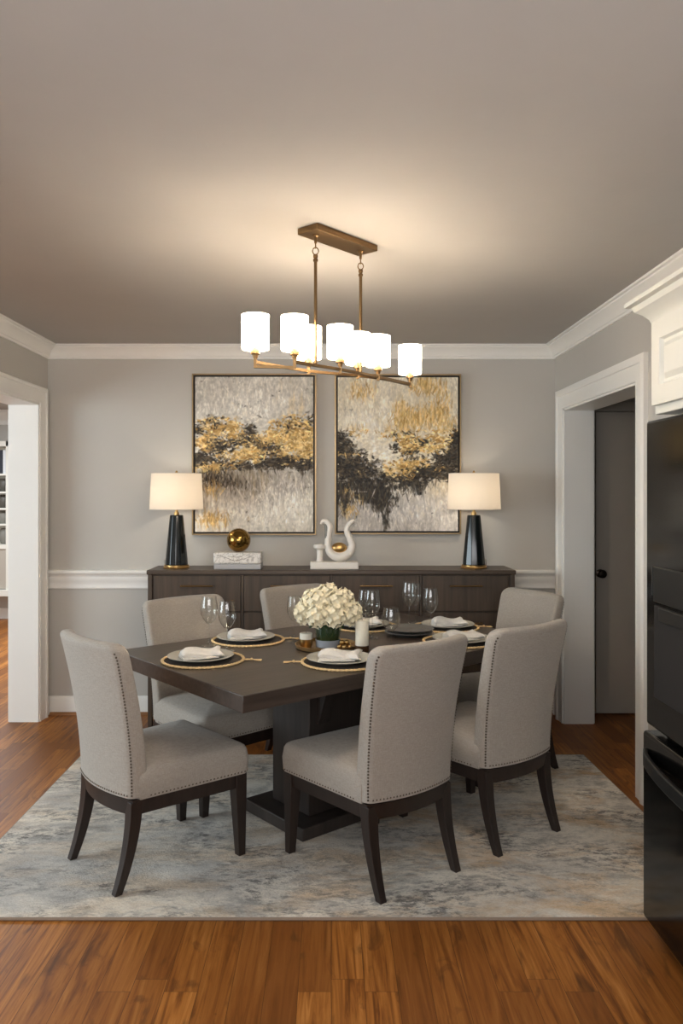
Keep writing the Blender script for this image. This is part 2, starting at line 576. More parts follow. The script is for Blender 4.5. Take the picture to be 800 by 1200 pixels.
def casing(sx, xw, y0, y1, zt, w=0.105):
    """moulded frame round an opening in a wall x = xw, on the room side (sx = direction into the room), with a lined jamb"""
    prof = [(0, 0), (0, 0.013), (0.008, 0.016), (0.02, 0.014), (0.06, 0.017), (0.078, 0.02), (0.082, 0.026), (0.098, 0.028), (w, 0.022), (w, 0)]   # (distance from the opening, thickness)
    mb = MB()
    rings = []
    for st in range(4):
        r = []
        for d, t in prof:
            y, z = ((y1 + d, 0), (y1 + d, zt + d), (y0 - d, zt + d), (y0 - d, 0))[st]
            r.append((xw + sx * t, y, z))
        rings.append(r)
    mb.loft(rings)
    a, b = sorted((xw + sx * 0.004, xw - sx * (TH + 0.004)))
    mb.box(a, b, y1 - 0.012, y1 + 0.001, 0, zt).box(a, b, y0 - 0.001, y0 + 0.012, 0, zt).box(a, b, y0, y1, zt - 0.012, zt + 0.001)
    xo = xw - sx * TH
    rings = []
    for st in range(4):
        r = []
        for d, t in prof:
            y, z = ((y1 + d, 0), (y1 + d, zt + d), (y0 - d, zt + d), (y0 - d, 0))[st]
            r.append((xo - sx * t, y, z))
        rings.append(r)
    mb.loft(rings)
    return mb


struct(casing(1, XL, LO0, LO1, LZ), 'trim_5', M['trim'], 'white casing and lined jamb of the left doorway', 'door casing', smooth=25)
struct(casing(-1, XR, RO0, RO1, RZ, 0.122), 'trim_6', M['trim'], 'white casing and lined jamb of the right hallway doorway', 'door casing', smooth=25)

# hallway door
d1 = MB()
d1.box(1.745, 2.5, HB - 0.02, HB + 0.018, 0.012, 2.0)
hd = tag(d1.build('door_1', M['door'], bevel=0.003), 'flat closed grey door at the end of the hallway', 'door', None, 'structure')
k = MB().lathe([(0.028, 0), (0.028, 0.006), (0.011, 0.012), (0.011, 0.03), (0.024, 0.036), (0.029, 0.05), (0.024, 0.064), (0.0, 0.07)], 20)
ko = k.build('door_knob', M['knob'], hd, loc=(1.772, HB - 0.02, 0.935))
ko.rotation_euler = (PI / 2, 0, 0)
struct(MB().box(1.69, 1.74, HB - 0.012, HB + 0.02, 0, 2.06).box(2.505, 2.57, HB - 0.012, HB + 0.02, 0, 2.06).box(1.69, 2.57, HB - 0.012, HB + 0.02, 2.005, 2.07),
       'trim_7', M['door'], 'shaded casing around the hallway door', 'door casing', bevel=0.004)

# ------------------------------------------------------------------ rug
rg = MB()
RZT = 0.012
outl = [(-1.39, 2.683), (1.44, 2.683), (1.40, 4.36), (-1.385, 4.36)]
rg.loft([[(x, y, 0.0) for x, y in outl], [(x, y, 0.008) for x, y in outl],
         [(x * 0.998, y + (0.004 if y < 3 else -0.004), RZT) for x, y in outl]])
rug = tag(rg.build('area_rug', M['rug']), 'large distressed grey, blue and tan rug under the dining table', 'rug')
bd = MB()
bd.tube([(x, y, 0.006) for x, y in outl], 0.006, 6, loop=True)
bd.build('edge_binding', mat('rug_binding', (150, 132, 116), 0.9), rug)


def G(px, py, h):
    """the point at height h on the ray through a pixel of the 800 x 1200 frame"""
    s = (py - 579.0) / (EYE - h)
    return ((px - 388.0) / s, F / s)


# ------------------------------------------------------------------ refrigerator and cabinet above it
fr = thing('refrigerator', 'tall black glossy refrigerator with freezer drawer at the right edge', 'refrigerator', (1.04, 2.62, 0))
# local: x = depth into the wall, y = along the wall (negative towards the camera)
MB().box(0.075, 0.80, -0.90, -0.005, 0.03, 1.69).build('body', M['fridge2'], fr, bevel=0.006)
MB().box(0.12, 0.78, -0.88, -0.02, 0.0, 0.03).build('foot', M['gap'], fr)
dr = MB().box(0.008, 0.068, -0.445, -0.004, 0.695, 1.70).build('upper_door', M['fridge'], fr, bevel=0.010, seg=3)
MB().box(0.008, 0.068, -0.896, -0.452, 0.695, 1.70).build('upper_door', M['fridge'], fr, bevel=0.010, seg=3)
MB().box(0.001, 0.012, -0.40, -0.075, 1.11, 1.225).build('dispenser_panel', M['fridge2'], dr, bevel=0.004)
MB().box(0.004, 0.012, -0.40, -0.075, 0.80, 1.10).build('dispenser_recess', M['gap'], dr, bevel=0.004)
MB().box(-0.006, 0.01, -0.37, -0.13, 1.055, 1.10).build('dispenser_spout', M['fridge2'], dr, bevel=0.004)
MB().box(0.001, 0.01, -0.072, -0.068, 1.13, 1.22).build('dispenser_edge', mat('brushed_steel', (150, 152, 152), 0.3, 1.0), dr)
fz = MB().box(-0.004, 0.070, -0.896, -0.004, 0.055, 0.675).build('freezer_drawer', M['fridge'], fr, bevel=0.012, seg=3)
hh = MB()
pts = [(-0.004 - 0.055 * math.sin(PI * i / 16) ** 0.6, -0.03 - 0.84 * i / 16, 0.60) for i in range(17)]
hh.loft([[(x + dx, y, z + dz) for dx, dz in ((-0.008, -0.022), (0.008, -0.022), (0.008, 0.022), (-0.008, 0.022))] for x, y, z in pts])
hh.build('handle', M['fridge2'], fz, bevel=0.004, smooth=50)

cb = thing('wall_cabinet', 'white raised panel cabinet mounted above the black refrigerator', 'cabinet', (1.06, 2.62, 0))
MB().box(0.02, 0.86, -0.92, 0.0, 1.722, 2.05).build('body', M['cab'], cb, bevel=0.003)
for y0, y1 in ((-0.45, -0.02), (-0.90, -0.47)):
    d = MB()
    zz0, zz1 = 1.75, 2.025
    # raised panel door: outer frame, groove, raised field
    rings = []
    for off, dep in ((0, 0.02), (0, 0.0), (0.062, 0.0), (0.068, 0.012), (0.078, 0.012), (0.095, 0.002)):
        rings.append([(dep, a, b) for a, b in ((y0 + off, zz0 + off), (y1 - off, zz0 + off), (y1 - off, zz1 - off), (y0 + off, zz1 - off))])
    d.loft(rings)
    d.build('door', M['cab'], cb, smooth=20)
cc = MB()
cp = [(0, 0.0), (0.01, 0.0), (0.014, 0.012), (0.03, 0.03), (0.05, 0.044), (0.058, 0.06), (0.075, 0.064), (0.075, 0.078), (0, 0.078)]
cc.loft([list(r) for r in zip(*[[(0.86, o, 2.03 + z), (0.02 - o, o, 2.03 + z), (0.02 - o, -0.92, 2.03 + z)] for o, z in cp])])
cc.build('crown', M['cab'], cb, smooth=25)

# ------------------------------------------------------------------ sideboard
SX0, SX1, SY0, SY1, SZ = -1.135, 1.135, 4.82, 5.15, 0.99
sb = thing('sideboard', 'long dark walnut sideboard with drawers and slim bar handles below the paintings', 'sideboard', (0, 4.82, 0))
MB().box(SX0 + 0.01, SX1 - 0.01, 0.022, 0.32, 0.09, 0.965).build('body', M['side'], sb, bevel=0.003)
MB().box(SX0, SX1, 0.0, 0.325, 0.963, SZ).build('top', M['sidetop'], sb, bevel=0.005)
MB().box(SX0 + 0.05, SX1 - 0.05, 0.05, 0.32, 0.0, 0.09).build('plinth', M['gap'], sb)
for e in (SX0 + 0.008, SX1 - 0.034):
    MB().box(e, e + 0.026, 0.002, 0.03, 0.02, 0.963).build('stile', M['side'], sb, bevel=0.002)
rows = [(0.738, 0.955), (0.42, 0.728), (0.10, 0.41)]
ncol = 4
x0s, x1s = SX0 + 0.038, SX1 - 0.038
cw = (x1s - x0s) / ncol
for ci in range(ncol):
    for r0, r1 in rows:
        a, b = x0s + ci * cw + 0.008, x0s + (ci + 1) * cw - 0.008
        if ci:
            a += 0.004
        d = MB().box(a, b, 0.004, 0.022, r0, r1).build('drawer', M['side'], sb, bevel=0.002)
        h = MB()
        cx, zh = (a + b) / 2, r1 - 0.06
        h.tube([(cx - 0.1, -0.022, zh), (cx + 0.1, -0.022, zh)], 0.005, 8)
        h.tube([(cx - 0.085, -0.022, zh), (cx - 0.085, 0.005, zh)], 0.004, 8).tube([(cx + 0.085, -0.022, zh), (cx + 0.085, 0.005, zh)], 0.004, 8)
        h.build('handle', M['brass'], d)
for ci in range(1, ncol):
    MB().box(x0s + ci * cw - 0.004, x0s + ci * cw + 0.008, 0.006, 0.024, 0.095, 0.96).build('divider', M['side'], sb, bevel=0.001)

# ------------------------------------------------------------------ table lamps
def make_lamp(x, label):
    t = thing('table_lamp', label, 'lamp', (x, 4.985, SZ), 0, 'black table lamps on the sideboard')
    MB().lathe([(0.0, 0), (0.082, 0.0), (0.084, 0.006), (0.078, 0.012), (0.078, 0.02), (0.0, 0.02)], 40).build('base_ring', M['satin_brass'], t)
    n = 12
    b = MB()
    rings = []
    for z, r in ((0.02, 0.068), (0.024, 0.071), (0.06, 0.069), (0.325, 0.043), (0.334, 0.041), (0.336, 0.036)):
        ring = []
        for j in range(n):
            for q in (0.06, 0.5, 0.94):
                a = 2 * PI * (j + q) / n + 0.12
                rr = r * (1.0 if q != 0.5 else 0.985)
                ring.append((rr * math.cos(a), rr * math.sin(a), z))
        rings.append(ring)
    b.loft(rings)
    b.build('lamp_body', M['black_cer'], t, smooth=12)
    MB().lathe([(0.0, 0.336), (0.016, 0.336), (0.016, 0.352), (0.009, 0.356), (0.009, 0.40), (0.014, 0.405), (0.014, 0.43), (0, 0.43)], 20).build('stem', M['satin_brass'], t)
    sh = MB()
    z0, z1, r0, r1 = 0.372, 0.598, 0.168, 0.158
    sh.lathe([(r0, z0), (r1, z1)], 64, cap0=False, cap1=False)
    so = sh.build('lamp_shade', M['shade'], t)
    for r, z in ((r0, z0), (r1, z1)):
        MB().tube([(r * math.cos(2 * PI * j / 64), r * math.sin(2 * PI * j / 64), z) for j in range(64)], 0.002, 6, loop=True).build('shade_rim', M['cord'], so)
    rm = MB()
    for a in (0.3, 0.3 + 2 * PI / 3, 0.3 + 4 * PI / 3):
        rm.tube([(0, 0, z1 - 0.01), (r1 * math.cos(a), r1 * math.sin(a), z1 - 0.003)], 0.0015, 6)
    rm.build('shade_spider', M['cord'], so)
    MB().lathe([(0, z1 - 0.014), (0.006, z1 - 0.012), (0.006, z1), (0.009, z1 + 0.008), (0.005, z1 + 0.018), (0, z1 + 0.02)], 12).build('finial', M['satin_brass'], t)
    MB().sphere((0, 0, 0.468), 0.026, 16, 10, (1, 1, 1.35)).build('bulb', M['bulb'], t)
    sgn = -1 if x < 0 else 1
    MB().tube([(sgn * 0.06, 0.05, 0.012), (sgn * 0.09, 0.08, 0.05), (sgn * 0.1, 0.115, 0.03), (sgn * 0.105, 0.14, 0.006), (sgn * 0.108, 0.158, 0.006), (sgn * 0.11, 0.167, -0.01)], 0.003, 6).build('power_cord', M['cord'], t)
    bulb_light('lamp_bulb_light', t, (0, 0, 0.468), LAMP_W, 0.03)
    return t


LAMP_W = 5.2
make_lamp(-0.982, 'black faceted lamp with lit white drum shade left of the paintings')
make_lamp(0.905, 'black faceted lamp with lit white drum shade right of the paintings')


# ------------------------------------------------------------------ paintings
def fbm(h, w, fy, fx, octs=5, rough=0.55, seed=0):
    r = np.random.RandomState(seed)
    out = np.zeros((h, w))
    amp, tot = 1.0, 0.0
    for o in range(octs):
        gy, gx = int(fy * 2 ** o) + 2, int(fx * 2 ** o) + 2
        g = r.rand(gy + 1, gx + 1)
        yy, xx = np.linspace(0, gy - 1e-3, h), np.linspace(0, gx - 1e-3, w)
        iy, ix = yy.astype(int), xx.astype(int)
        ty, tx = (yy - iy)[:, None], (xx - ix)[None, :]
        ty, tx = ty * ty * (3 - 2 * ty), tx * tx * (3 - 2 * tx)
        a = g[iy][:, ix] * (1 - tx) + g[iy][:, ix + 1] * tx
        b = g[iy + 1][:, ix] * (1 - tx) + g[iy + 1][:, ix + 1] * tx
        out += amp * (a * (1 - ty) + b * ty)
        tot += amp
        amp *= rough
    return (out / tot - 0.5) * 2.6


def sm(x, a, b):
    t = np.clip((x - a) / (b - a), 0, 1)
    return t * t * (3 - 2 * t)


def lay(img, msk, c0, c1, var):
    c = np.array(c0)[None, None] * (1 - var[..., None]) + np.array(c1)[None, None] * var[..., None]
    return img * (1 - msk[..., None]) + c * msk[..., None]


def blobs(U, V, lst):
    d = np.zeros_like(U)
    for u, v, su, sv, a in lst:
        d += a * np.exp(-((U - u) / su) ** 2 - ((V - v) / sv) ** 2)
    return d


def strokes(img, kind, w, h, dk, gd, wh):
    """thousands of small dabs of paint, their colour drawn from what lies under them"""
    r = np.random.RandomState(5 + kind)
    DK, GD, LG, WH = [(30, 25, 20), (58, 48, 36), (84, 72, 56)], [(178, 140, 80), (214, 180, 114), (234, 208, 150), (150, 112, 60)], [(176, 168, 156), (150, 142, 132), (204, 196, 182)], [(236, 230, 220), (224, 214, 196), (242, 238, 230)]
    for n in range(9000):
        cx_, cy_ = r.rand() * w, r.rand() * h
        i, j = int(cy_), int(cx_)
        d, g, l = dk[i, j], gd[i, j], wh[i, j]
        p = np.array([max(0, d - .2) * .9, max(0, g - .18) * 1.1, .3, .02 + max(0, l) * .35])
        k = r.choice(4, p=p / p.sum())
        c = np.array((DK, GD, LG, WH)[k][r.randint(3 if k != 1 else 4)], float) * (1 + .08 * r.randn())
        if k == 2:
            c = 0.3 * c + 0.7 * img[i, j] * (1 + .06 * r.randn())
        v = cy_ / h
        band = (.24 < v < .6) if kind == 0 else (.34 < v < .68)
        if k == 2 or k == 3:
            op = .2 + .3 * r.rand()
        else:
            op = (.5 + .45 * r.rand()) if band else (.25 + .4 * r.rand())
        ang = r.randn() * .7 if band else PI / 2 + r.randn() * .3
        ln, wd = (1.6 + 4.2 * r.rand() ** 2, .7 + 1.3 * r.rand()) if band else (2.5 + 8 * r.rand() ** 2, .6 + .8 * r.rand())
        R = int(ln * 1.3) + 3
        y0, y1, x0, x1 = max(0, i - R), min(h, i + R + 1), max(0, j - R), min(w, j + R + 1)
        yy, xx = np.mgrid[y0:y1, x0:x1]
        a = (xx - cx_) * math.cos(ang) + (yy - cy_) * math.sin(ang)
        b = -(xx - cx_) * math.sin(ang) + (yy - cy_) * math.cos(ang)
        q = (a / ln) ** 2 + (b / wd) ** 2
        m = (np.clip(1.5 - q, 0, 1) * op)[..., None]
        img[y0:y1, x0:x1] = img[y0:y1, x0:x1] * (1 - m) + c * m
    return img


def paint(kind, w, h):
    U, V = np.meshgrid((np.arange(w) + .5) / w, (np.arange(h) + .5) / h)
    sd = 10 if kind == 0 else 50
    cloud = fbm(h, w, 4, 3, 6, 0.6, sd + 1)
    streak = fbm(h, w, 5, 42, 4, 0.65, sd + 2)
    horiz = fbm(h, w, 40, 9, 4, 0.65, sd + 3)
    dab = fbm(h, w, 22, 20, 4, 0.7, sd + 4)
    dab2 = fbm(h, w, 30, 16, 4, 0.7, sd + 5)
    tex = fbm(h, w, 60, 50, 2, 0.6, sd + 6)
    var = np.clip(0.5 + 0.5 * cloud + 0.25 * tex, 0, 1)
    wob = 0.03 * cloud + 0.02 * dab
    if kind == 0:
        img = lay(np.zeros((h, w, 3)), np.ones((h, w)), (176, 171, 162), (212, 207, 197), var)
        lower = sm(V + wob, 0.56, 0.64)
        img = lay(img, lower * 0.9, (140, 131, 121), (186, 178, 167), np.clip(0.5 + 0.7 * streak, 0, 1))
        img = lay(img, sm(V + 0.10 * streak + 0.05 * cloud + 0.12 * (U - 0.5), 0.72, 0.88) * 0.9, (205, 196, 180), (229, 224, 212), np.clip(.5 + streak * .7, 0, 1))
        dk = blobs(U, V, [(0.06, 0.53, 0.1, 0.05, 1), (0.2, 0.44, 0.11, 0.06, 1.1), (0.42, 0.42, 0.14, 0.035, .8), (0.63, 0.46, 0.12, 0.05, .9), (0.72, 0.55, 0.16, 0.045, 1.2),
                              (0.95, 0.57, 0.1, 0.05, 1.2), (0.45, 0.35, 0.07, 0.05, .75), (0.34, 0.57, 0.3, 0.03, 0.9), (0.03, 0.34, 0.06, 0.05, .7), (0.2, 0.30, 0.12, 0.05, .5),
                              (0.98, 0.3, 0.05, 0.05, .6), (0.8, 0.3, 0.16, 0.07, .45), (0.12, 0.66, 0.1, 0.07, .7), (0.3, 0.68, 0.16, 0.06, .55)])
        img = lay(img, sm(dk + 0.75 * dab2 + 0.4 * horiz, 0.42, 0.85) * 0.93, (28, 24, 20), (70, 60, 48), np.clip(.35 + .5 * dab, 0, 1))
        sg = blobs(U, V, [(0.3, 0.68, 0.3, 0.1, 1), (0.6, 0.64, 0.3, 0.05, .8), (0.5, 0.72, 0.12, 0.08, .7)])
        img = lay(img, sm(sg + 0.8 * streak, 0.6, 1.1) * 0.7, (92, 86, 80), (150, 130, 100), np.clip(.5 + streak, 0, 1))
        gd = blobs(U, V, [(0.1, 0.42, 0.1, 0.06, 1), (0.15, 0.31, 0.12, 0.05, .9), (0.32, 0.34, 0.1, 0.07, 1), (0.48, 0.5, 0.11, 0.045, 1.5), (0.3, 0.5, 0.16, 0.04, .6), (0.5, 0.41, 0.14, 0.03, .8),
                              (0.78, 0.33, 0.14, 0.07, 1.1), (0.85, 0.43, 0.14, 0.06, 1.1), (0.95, 0.38, 0.1, 0.1, .9), (0.72, 0.49, 0.07, 0.03, 1), (0.15, 0.58, 0.18, 0.03, 1.1),
                              (0.15, 0.72, 0.08, 0.05, .9), (0.13, 0.92, 0.14, 0.05, .9), (0.66, 0.4, 0.1, 0.05, .7), (0.92, 0.5, 0.08, 0.04, 1.0), (0.75, 0.56, 0.05, 0.012, .8)])
        gm = sm(gd + 0.75 * dab + 0.4 * horiz, 0.5, 1.0)
        img = lay(img, gm * 0.92, (150, 110, 58), (222, 192, 130), np.clip(.45 + .55 * dab2 + .3 * tex, 0, 1))
        img = lay(img, sm(blobs(U, V, [(0.48, 0.49, 0.09, 0.035, 1), (0.08, 0.6, 0.08, 0.025, 1)]) + .4 * dab2, .6, .95) * .8, (214, 190, 120), (240, 222, 170), var)
        sp = blobs(U, V, [(0.85, 0.2, 0.14, 0.1, 1)])
        img = lay(img, sm(sp + streak, .7, 1.2) * .7, (200, 178, 140), (226, 208, 172), var)
        img = lay(img, sm(blobs(U, V, [(0.75, 0.04, 0.1, 0.03, 1), (0.05, 0.18, 0.06, 0.03, .9), (0.9, 0.88, 0.1, 0.02, .9), (0.18, 0.16, 0.05, 0.03, .7)]) + .7 * dab, .8, 1.2) * .6, (140, 128, 84), (170, 156, 110), var)
        wh = blobs(U, V, [(0.52, 0.2, 0.18, 0.1, .8), (0.7, 0.78, 0.25, 0.1, .8), (0.55, 0.9, 0.14, 0.06, .8), (0.24, 0.83, 0.1, 0.05, .7)])
        img = lay(img, sm(wh + .7 * streak, .7, 1.3) * .7, (222, 216, 206), (238, 234, 224), var)
    else:
        img = lay(np.zeros((h, w, 3)), np.ones((h, w)), (205, 192, 165), (232, 224, 206), np.clip(.5 + .4 * cloud + .45 * streak, 0, 1))
        low = sm(V + wob + 0.05 * streak, 0.7, 0.82)
        img = lay(img, low, (150, 143, 138), (214, 208, 202), np.clip(0.2 + 0.7 * U + 0.5 * streak, 0, 1))
        gd = blobs(U, V, [(0.7, 0.05, 0.12, 0.06, .9), (0.2, 0.08, 0.15, 0.08, .6), (0.85, 0.12, 0.12, 0.12, .6), (0.52, 0.2, 0.06, 0.07, .9), (0.7, 0.25, 0.2, 0.06, .9),
                              (0.56, 0.31, 0.14, 0.06, .8), (0.9, 0.32, 0.12, 0.07, .7), (0.15, 0.34, 0.12, 0.05, .6), (0.45, 0.37, 0.12, 0.04, .7)])
        img = lay(img, sm(gd + 0.5 * streak + .35 * dab, 0.6, 1.0) * 0.75, (178, 140, 72), (222, 190, 122), np.clip(.5 + .5 * dab2, 0, 1))
        dk = blobs(U, V, [(0.02, 0.44, 0.09, 0.09, 1.4), (0.12, 0.56, 0.16, 0.07, 1.4), (0.1, 0.68, 0.16, 0.1, .95), (0.32, 0.68, 0.12, 0.1, .9), (0.36, 0.8, 0.1, 0.06, 1.3), (0.25, 0.76, 0.1, 0.06, .9),
                              (0.6, 0.65, 0.14, 0.05, 1.3), (0.8, 0.62, 0.2, 0.05, 1.1), (0.97, 0.5, 0.06, 0.12, 1.1), (0.57, 0.37, 0.12, 0.03, .7), (0.62, 0.5, 0.1, 0.05, .7), (0.88, 0.53, 0.1, 0.05, .8),
                              (0.47, 0.45, 0.04, 0.04, .8), (0.98, 0.38, 0.05, 0.05, .7), (0.03, 0.8, 0.07, 0.1, .9), (0.72, 0.42, 0.14, 0.02, .6), (0.4, 0.93, 0.03, 0.1, .9), (0.6, 0.73, .18, .05, .6)])
        img = lay(img, sm(dk + 0.75 * dab2 + 0.4 * streak * sm(V, .6, .9), 0.48, 0.85) * 0.95, (24, 24, 24), (62, 58, 52), np.clip(.35 + .5 * dab, 0, 1))
        g2 = blobs(U, V, [(0.57, 0.435, 0.055, 0.04, 2.4), (0.75, 0.46, 0.16, 0.04, .9), (0.82, 0.4, 0.16, 0.02, .8), (0.56, 0.6, 0.09, 0.06, 1.3), (0.42, 0.6, 0.05, 0.05, 1), (0.68, 0.56, 0.12, 0.03, .7),
                              (0.08, 0.5, 0.1, 0.012, .9), (0.2, 0.62, 0.08, 0.02, .6), (0.06, 0.73, 0.05, 0.04, .8), (0.08, 0.86, 0.09, 0.05, .7), (0.17, 0.78, 0.05, 0.04, .5), (0.85, 0.6, .1, .02, .6)])
        img = lay(img, sm(g2 + 0.65 * dab + .35 * horiz, 0.55, 0.95) * 0.9, (150, 112, 56), (214, 180, 112), np.clip(.5 + .5 * dab2, 0, 1))
        wh = blobs(U, V, [(0.32, 0.5, 0.14, 0.08, 1), (0.3, 0.3, 0.2, 0.14, .8), (0.36, 0.6, 0.06, 0.06, .8), (0.48, 0.75, 0.08, 0.03, 1), (0.75, 0.66, 0.08, 0.015, .8), (0.22, 0.745, 0.1, 0.008, .9), (0.6, 0.88, 0.3, 0.06, .6), (0.88, 0.8, 0.1, 0.1, .6)])
        img = lay(img, sm(wh + 0.6 * dab + .3 * streak, 0.75, 1.15) * 0.8, (222, 216, 206), (238, 233, 224), var)
        dr = sm(streak + .5 * blobs(U, V, [(0.38, 0.9, 0.08, 0.12, 1.2), (0.2, .9, .1, .08, .5)]) , .75, .95) * sm(V, .74, .8) * (1 - sm(V, .9, 1.0)) * sm(0.62 - U, 0, .1)
        img = lay(img, dr * .9, (30, 29, 28), (50, 46, 42), var)
    img = strokes(img, kind, w, h, dk, gd if kind == 0 else gd * .8 + g2, wh)
    img = img * (1 + 0.07 * tex[..., None]) * PAINT_GAIN
    return np.clip(img, 4, 250)


PAINT_GAIN = 1.08


def painting(x0, x1, z0, z1, kind, label):
    t = thing('framed_painting', label, 'painting', ((x0 + x1) / 2, YB, z0), 0, 'abstract paintings above the sideboard')
    w, h = (x1 - x0), (z1 - z0)
    fm = MB()
    prof = [(0.0, 0.0), (0.0, -0.042), (0.009, -0.042), (0.009, -0.012), (0.009, 0.0)]
    rings = []
    for sx, sz in ((-1, 0), (1, 0), (1, 1), (-1, 1)):
        rings.append([(sx * (w / 2 - o), y, (o if sz == 0 else h - o)) for o, y in prof])
    fm.loft(rings, loop=True)
    fm.build('frame', M['frame_gold'], t, smooth=20)
    MB().box(-w / 2 + 0.008, w / 2 - 0.008, -0.014, -0.002, 0.008, h - 0.008).build('frame_rebate', M['frame_dark'], t)
    gw, gh = 200, 258
    g = 0.021
    img = paint(kind, gw, gh)
    xs = np.linspace(-w / 2 + g, w / 2 - g, gw + 1)
    zs = np.linspace(h - g, g, gh + 1)
    verts = [(x, -0.034, z) for z in zs for x in xs]
    faces = [(r * (gw + 1) + c, (r + 1) * (gw + 1) + c, (r + 1) * (gw + 1) + c + 1, r * (gw + 1) + c + 1) for r in range(gh) for c in range(gw)]
    nb = len(verts)
    # canvas sides and back so that it is a stretched canvas with depth
    a, b, c_, d_ = 0, gw, gh * (gw + 1) + gw, gh * (gw + 1)
    verts += [(verts[i][0], -0.012, verts[i][2]) for i in (a, b, c_, d_)]
    me = bpy.data.meshes.new('canvas')
    edges_top = list(range(0, gw + 1))
    faces += [tuple(edges_top) + (nb + 1, nb), tuple(range(gw, (gh + 1) * (gw + 1), gw + 1)) + (nb + 2, nb + 1),
              tuple(range(gh * (gw + 1) + gw, gh * (gw + 1) - 1, -1)) + (nb + 3, nb + 2), tuple(range(gh * (gw + 1), -1, -(gw + 1))) + (nb, nb + 3), (nb, nb + 1, nb + 2, nb + 3)]
    me.from_pydata(verts, [], faces)
    s = img / 255.0
    lc = np.where(s <= 0.04045, s / 12.92, ((s + 0.055) / 1.055) ** 2.4)
    at = me.color_attributes.new('paint', 'FLOAT_COLOR', 'CORNER')
    nl = len(me.loops)
    buf = np.full((nl, 4), 0.5, dtype=np.float32)
    buf[:, 3] = 1
    q = np.repeat(lc.reshape(-1, 3), 4, axis=0)
    buf[:len(q), :3] = q
    at.data.foreach_set('color', buf.ravel())
    me.materials.append(m_attr('oil_paint'))
    o = bpy.data.objects.new('canvas', me)
    C.objects.link(o)
    o.parent = t
    return t


def bx(px): return (px - 388) / (F / (YB - 0.03))
def bz(py): return EYE - (py - 579) / (F / (YB - 0.03))


painting(bx(225), bx(370.5), bz(627), bz(438), 0, 'abstract painting with a central dark and gold band, behind the left lamp')
painting(bx(392), bx(540), bz(626), bz(438.5), 1, 'abstract painting with gold sun and black lower left, behind the right lamp')

# ------------------------------------------------------------------ sideboard ornaments
bxo = thing('marble_box', 'white veined marble box with grey foot under the gold orb', 'box', (-0.582, 4.94, SZ))
MB().box(-0.146, 0.146, -0.07, 0.07, 0, 0.034).build('box_foot', M['greystone'], bxo, bevel=0.004)
MB().box(-0.149, 0.149, -0.073, 0.073, 0.034, 0.105).build('box_lid', M['marble'], bxo, bevel=0.010, seg=3)
vn = MB()
for p in (((-0.125, 0.09), (-0.06, 0.07), (-0.02, 0.053)), ((-0.02, 0.053), (0.05, 0.068), (0.1, 0.092)), ((-0.06, 0.083), (-0.01, 0.077), (0.03, 0.079))):
    vn.tube([(x, -0.0725, z) for x, z in p], 0.0014, 6)
vn.build('vein', mat('brown_vein', (120, 106, 92), 0.5), bxo)
MB().sphere((0, 0, 0.0735), 0.075, 48, 28).build('gold_orb', M['orb'], loc=(-0.582, 4.94, SZ + 0.105))
tag(bpy.data.objects['gold_orb'], 'polished dark gold ball resting on the marble box', 'ornament')

sc = thing('swan_sculpture', 'white and gold curved double neck sculpture on a slab between the lamps', 'sculpture', (0.02, 4.94, SZ))
MB().box(-0.15, 0.15, -0.055, 0.055, 0, 0.044).build('slab', M['plaster'], sc, bevel=0.004)
cl = MB().lathe([(0.024, 0.044), (0.022, 0.052), (0.019, 0.06), (0.019, 0.115), (0.024, 0.122), (0.038, 0.13), (0.04, 0.142), (0.036, 0.152), (0.0, 0.156)], 24, c=(-0.092, 0, 0))
cl.build('small_column', M['plaster'], sc)


def ribbon(pts, wid, thick):
    """a smooth ribbon swept in the xz plane: pts (x, z), wid in y, thick in plane"""
    P = [Vector((x, 0, z)) for x, z in pts]
    Q = []
    for i in range(len(P) - 1):           # Catmull-Rom
        p0, p1, p2, p3 = P[max(i - 1, 0)], P[i], P[i + 1], P[min(i + 2, len(P) - 1)]
        for s in range(6):
            u = s / 6
            Q.append((i + u, 0.5 * ((2 * p1) + (p2 - p0) * u + (2 * p0 - 5 * p1 + 4 * p2 - p3) * u * u + (3 * p1 - p0 - 3 * p2 + p3) * u ** 3)))
    Q.append((len(P) - 1, P[-1]))
    rings = []
    for k, (u, q) in enumerate(Q):
        d = (Q[min(k + 1, len(Q) - 1)][1] - Q[max(k - 1, 0)][1]).normalized()
        nn = Vector((d.z, 0, -d.x))
        i = min(int(u), len(P) - 2)
        f = u - i
        w = wid[i] * (1 - f) + wid[i + 1] * f
        th = thick[i] * (1 - f) + thick[i + 1] * f
        rings.append([q + nn * th * math.cos(2 * PI * j / 14) + Vector((0, 1, 0)) * w * math.sin(2 * PI * j / 14) for j in range(14)])
    return rings


sw = MB()
sw.loft(ribbon([(-0.086, 0.278), (-0.07, 0.297), (-0.045, 0.292), (-0.03, 0.262), (-0.036, 0.21), (-0.04, 0.15), (-0.022, 0.1), (0.03, 0.075), (0.085, 0.092), (0.112, 0.14),
                (0.098, 0.19), (0.078, 0.235), (0.09, 0.275), (0.118, 0.298), (0.132, 0.288)],
               [0.01, 0.018, 0.022, 0.024, 0.028, 0.034, 0.04, 0.044, 0.04, 0.036, 0.03, 0.024, 0.02, 0.016, 0.007],
               [0.006, 0.014, 0.019, 0.02, 0.02, 0.022, 0.028, 0.034, 0.03, 0.026, 0.022, 0.018, 0.016, 0.012, 0.005]))
sw.build('swan_form', M['plaster'], sc, smooth=60)
gi = MB()
gi.sphere((0.03, -0.004, 0.128), 0.042, 24, 14, (1.18, 0.7, 0.85))
gi.build('gold_bowl', M['satin_brass'], sc)
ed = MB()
ed.loft(ribbon([(-0.066, 0.283), (-0.052, 0.262), (-0.05, 0.21), (-0.05, 0.165)], [0.012, 0.02, 0.024, 0.012], [0.006, 0.011, 0.012, 0.006]))
